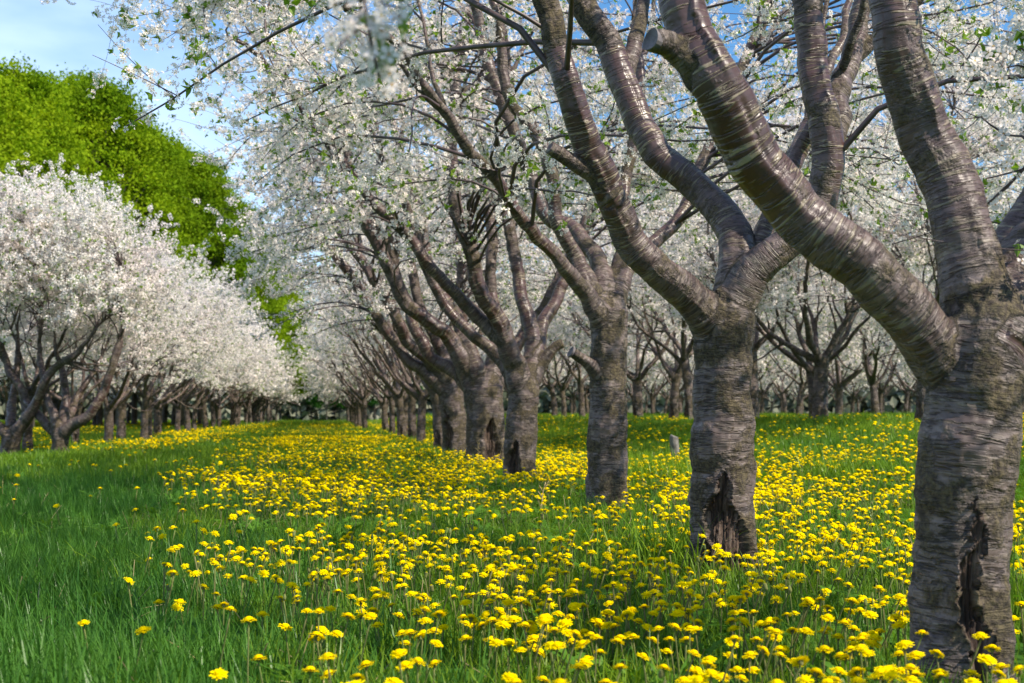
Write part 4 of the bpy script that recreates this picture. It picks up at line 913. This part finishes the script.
def dens_map(x, y):
    """flowers per square metre"""
    u, v = to_uv(x, y); nz1 = vnoise(x, y, .55, 41); nz2 = .6 * vnoise(x, y, 1.9, 42) + .4 * vnoise(x, y, 5.5, 46)
    e = 0.62 - 0.115 * np.minimum(v, 16)
    right = sstep(e - .5, e + .6, u + .9 * (nz1 - .5)) * (0.05 + 1.2 * sstep(.38, .62, nz1 * .45 + nz2 * .55)) * (1 - .3 * sstep(2.0, 3.0, u))
    far_r = (1 - .75 * sstep(3.2, 5.5, u) * sstep(8, 14, v) * sstep(.3, .6, vnoise(x, y, .3, 49) + .1)) * (1 - .9 * sstep(24, 32, v) * sstep(.4, .55, vnoise(x, y, .16, 47)) * (u < 1.5))
    sp = 0.045 * sstep(.35, .7, nz2) * (u > -2.9)
    band = sstep(-5.4, -4.2, u) * (1 - sstep(-3.1, -2.2, u + .8 * (nz1 - .5))) * sstep(22, 27, v) * sstep(.25, .5, nz1)
    behind = (u < -6) * sstep(20, 26, v) * sstep(.4, .6, nz1) * .7
    lane_mid = sstep(28, 36, v) * sstep(.46, .62, nz2 * .5 + nz1 * .5) * (u > -3) * (u < 1) * .22
    return np.clip(right * far_r + sp + band + behind + lane_mid, 0, 1.25)
X, Yy, SCL = [], [], []
for (y0, y1, pad, den, s) in ((1.8, 5.6, 1.0, 125, .78), (5.6, 10, 1.0, 160, .84), (10, 20, 1.5, 125, 1.0), (20, 40, 2, 42, 1.35), (40, 75, 2, 17, 1.8), (75, 118, 2, 7, 2.3)):
    n = int(area(y0, y1, pad) * den * 1.25); x, y = wedge(n, y0, y1, pad); kp = rng.uniform(0, 1.25, n) < dens_map(x, y); x, y = x[kp], y[kp]
    X.append(x); Yy.append(y); SCL.append(rng.uniform(.82, 1.12, len(x)) * s)
X, Yy, SCL = map(np.concatenate, (X, Yy, SCL))
# keep flowers off the trunks
ok = np.ones(len(X), bool)
for px_, Y_, r_ in ((650, 5.9, .26), (652, 13.0, .5), (855, 12, .6), (1012, 4.6, .2), (420, 16, .4)):
    b = ground_pt(px_, Y_); ok &= ((X - b[0]) ** 2 + (Yy - b[1]) ** 2 > r_ ** 2) | (rng.uniform(size=len(X)) < .12)
for h in HERO: ok &= (X - h.location.x) ** 2 + (Yy - h.location.y) ** 2 > .19 ** 2
X, Yy, SCL = X[ok], Yy[ok], SCL[ok]; Zg = ground_z(X, Yy)
hidx = rng.integers(0, 5, len(X)); st_h = np.array([q[1][2] for q in SMs])[hidx]; st_b = np.array([q[1][:2] for q in SMs])[hidx]
hs = SCL * np.where(Yy > 20, .8, 1) * rng.uniform(.75, 1.2, len(X)) * (1 + .25 * lush(X, Yy))
tilt = rng.normal(size=(len(X), 2)) * .20 + np.array([.16, .03]); rz = rng.uniform(0, 6.28, len(X))
px, py, f = proj(np.stack([X, Yy, Zg + .12], 1)); vis = (px > 2) & (px < 1022) & (py > 380) & (py < 690) & ~np.isnan(f)
# hidden behind the two nearest trunks?
vis &= ~((px > 905) & (px < 1020) & (f > 3.4)) & ~((px > 690) & (px < 756) & (f > 5.8))
order = np.argsort(np.where(vis, f, 1e9))[:300]; ind = np.zeros(len(X), bool); ind[order] = True
DG = 'dandelions in bloom across the orchard grass'
def dlabel(u, v, px_, py_):
    if u < -0.15: return 'yellow dandelion standing alone in the dark green lane grass at lower left'
    if px_ > 905: return 'yellow dandelion crowded at the foot of the nearest trunk'
    if v < 4.6 and u < .75: return 'yellow dandelion near the bottom edge where the flowers meet the lane grass'
    if v < 4.6: return 'yellow dandelion in the foreground swarm just left of the nearest trunk'
    return 'yellow dandelion in the dense drift between the hollow trunk and the bottom edge'
for i in np.nonzero(ind)[0]:
    u, v = to_uv(X[i], Yy[i]); k_ = hidx[i]
    d = thing('dandelion', dlabel(u, v, px[i], py[i]), 'flower', (X[i], Yy[i], Zg[i]), rz[i] * 0, DG); d.scale = (hs[i] / max(.8, hs[i] * .0 + 1),) * 3 if False else (1, 1, 1)
    s_ = link(bpy.data.objects.new('stem', SMs[k_][0]), d); s_.scale = (1, 1, hs[i] / SCL[i])
    hd = link(bpy.data.objects.new('flower_head', HM[(i * 7) % 5]), d); hd.location = (st_b[i][0], st_b[i][1], st_h[i] * hs[i] / SCL[i]); hd.rotation_euler = (tilt[i][0], tilt[i][1], rz[i]); hd.scale = (SCL[i] * .98,) * 3
# the rest of the flowers: one uncountable spread
dk = []
for s in range(5):
    acc = Acc(); hm = head_mesh(100 + s, 1); n_ = len(hm.vertices); 
    for q in ('ray', 'ray_in', 'stem'): hm.materials.append(M[q])
    dk.append(bpy.data.objects.new('a%d_flower' % s, hm))
sk_ = [bpy.data.objects.new('b%d_stem' % s, SMs[s][0]) for s in range(5)]
def bud_mesh(kind):
    acc = Acc(); Z_ = np.array([-.014, -.010, -.003, .004, .010, .0135]); R_ = {0: [.002, .006, .0075, .0062, .0045, .003], 1: [.002, .006, .007, .0075, .0085, .007]}[kind]
    V, p_ = tubes(np.stack([np.zeros(6), np.zeros(6), Z_], 1)[None], np.array([R_]), 9); zc = V[:, 2]; acc.add(V, p_, 2)
    if kind == 1:
        V2, Q2 = head_geo(5, .012, ((1.0, 12, 1.15), (.8, 9, 1.3))); acc.add(V2 + np.array([0, 0, .006]), [Q2], 0)
    return acc.mesh('flower_head')
for s in range(2):
    hm = bud_mesh(s)
    for q in ('ray', 'ray_in', 'stem'): hm.materials.append(M[q])
    sk_.append(bpy.data.objects.new('c%d_bud' % s, hm))
CF = coll('flower_kinds', dk + sk_)
r_ = ~ind; n = r_.sum(); hz = (st_h * hs / SCL)[r_]
Pf = np.stack([X[r_] + st_b[r_, 0], Yy[r_] + st_b[r_, 1], Zg[r_] + hz], 1); nearm = Yy[r_] < 22
Pst = np.stack([X[r_], Yy[r_], Zg[r_]], 1)[nearm]; m_ = nearm.sum()
scatter('dandelion_drift', 'countless yellow dandelions carpeting the orchard floor', 'flowers', np.vstack([Pf, Pst]), np.concatenate([rz[r_], np.zeros(m_)]), np.vstack([tilt[r_], np.zeros((m_, 2))]),
        np.concatenate([SCL[r_], (hs / SCL)[r_][nearm]]), np.concatenate([np.where(rng.uniform(size=n) < .07, rng.integers(10, 12, n), rng.integers(0, 5, n)), 5 + hidx[r_][nearm]]), CF)

# dry straw lying and standing in the sward
x, y = wedge(1500, 1.9, 13, 1.2); n_ = len(x); a_ = rng.uniform(0, 6.28, n_); l_ = rng.uniform(.05, .16, n_); e_ = rng.uniform(.1, 1.3, n_)
p0 = np.stack([x, y, ground_z(x, y)], 1); d_ = np.stack([np.cos(a_) * np.cos(e_), np.sin(a_) * np.cos(e_), np.sin(e_)], 1) * l_[:, None]; V, p_ = tubes(np.stack([p0, p0 + d_ * .5 + np.array([0, 0, .004]), p0 + d_], 1), np.full((n_, 3), .0013), 3, False)
st_o = mesh_obj('straw', make_mesh('straw', V, p_), None, [M['straw']]); st_o['kind'] = 'stuff'; st_o['label'] = 'thin dry straw scattered in the green grass'; st_o['category'] = 'straw'

# ------------------------------------------------------------------ single details
def tuft(px, Y, n, h, label, seed, w=.009, rad=.12, bend=.7):
    b = ground_pt(px, Y); V, Q = blade_set(n, rad, h * .5, h, w, bend, 6, seed)
    o = mesh_obj('grass_tuft', make_mesh('grass_tuft', V, [Q]), None, [M['grass']]); o.location = tuple(b); o['label'] = label; o['category'] = 'grass tuft'; o['group'] = 'tall grass tufts'
tuft(650, 5.9, 230, .36, 'dense dark grass tuft just left of the hollow-footed trunk', 1, .009, .28)
tuft(705, 5.45, 26, .24, 'thin arching grass blades in front of the dark trunk hollow', 2, .006, .10, 1.0)
tuft(652, 13.0, 260, .42, 'tall green grass tuft behind the slim stub-bearing trunk', 3, .012, .45)
tuft(140, 5.6, 46, .24, 'loose tuft of long pale grass blades in the open lane', 4, .008, .2, 1.3)
tuft(200, 6.6, 50, .30, 'upright grass tuft beside the loose one in the open lane', 5, .008, .16, .8)
tuft(1012, 4.6, 70, .36, 'tall grass tuft right of the nearest trunk at the picture edge', 6, .009, .16, .5)
tuft(420, 16, 120, .30, 'grass tuft beside the lane left of the split trunk', 7, .012, .4)
tuft(855, 12, 300, .32, 'wide green grass patch beyond the dandelions between the two nearest trunks', 8, .012, .45)
tuft(30, 7.2, 70, .22, 'long grass tuft at the left picture edge', 9, .008, .3, .9)
# weathered stump
b = ground_pt(674, 17.5); acc = Acc(); P, R = resample([(0, 0, -.1), (.01, 0, .1), (-.01, 0, .28), (.0, 0, .33)], [.06, .048, .05, .046], .02)
V, p_ = tubes(P[None], R[None], 18, True); V = V + (norm(V * np.array([1, 1, 0])) * ((vnoise(np.arctan2(V[:, 1], V[:, 0]) * 4, V[:, 2] * 4, 1, 4) - .5) * .02)[:, None]); acc.add(V, p_)
so = mesh_obj('stump', acc.mesh('stump', True), None, [simple('weathered_wood', (.09, .08, .07), (.22, .2, .18), 14, .9, .01)]); so.location = tuple(b); so['label'] = 'short grey weathered stump in the grass behind the slim trunk'; so['category'] = 'stump'
# dry stalks at the split trunk
for k_, (px_, Y_, h_) in enumerate(((497, 16.9, .42), (478, 16.7, .36), (505, 16.5, .33), (540, 9.0, .25))):
    b = ground_pt(px_, Y_); P, R = grow((0, 0, 0), (rnd(-.15, .15), 0, 1), h_, .004, .0025, .1, .06, 7); V, p_ = tubes(P[None], R[None], 5); acc = Acc(); acc.add(V, p_)
    for q in range(7):
        i_ = rng.integers(3, 8); d = norm(rng.normal(size=3) + np.array([0, 0, 1])); pp = np.stack([P[i_], P[i_] + d * .03, P[i_] + d * .05]); V, p_ = tubes(pp[None], np.array([[.002, .0035, .002]]), 4); acc.add(V, p_)
    o = mesh_obj('dry_stalk', acc.mesh('dry_stalk', True), None, [M['straw']]); o.location = tuple(b); o['category'] = 'dry weed'; o['group'] = 'dry weed stalks'
    o['label'] = ['tallest dry weed stalk before the split trunk', 'dry weed stalk left of the split trunk gash', 'short dry weed stalk right of the split trunk', 'dry weed stalk among dandelions before the slim trunk'][k_]
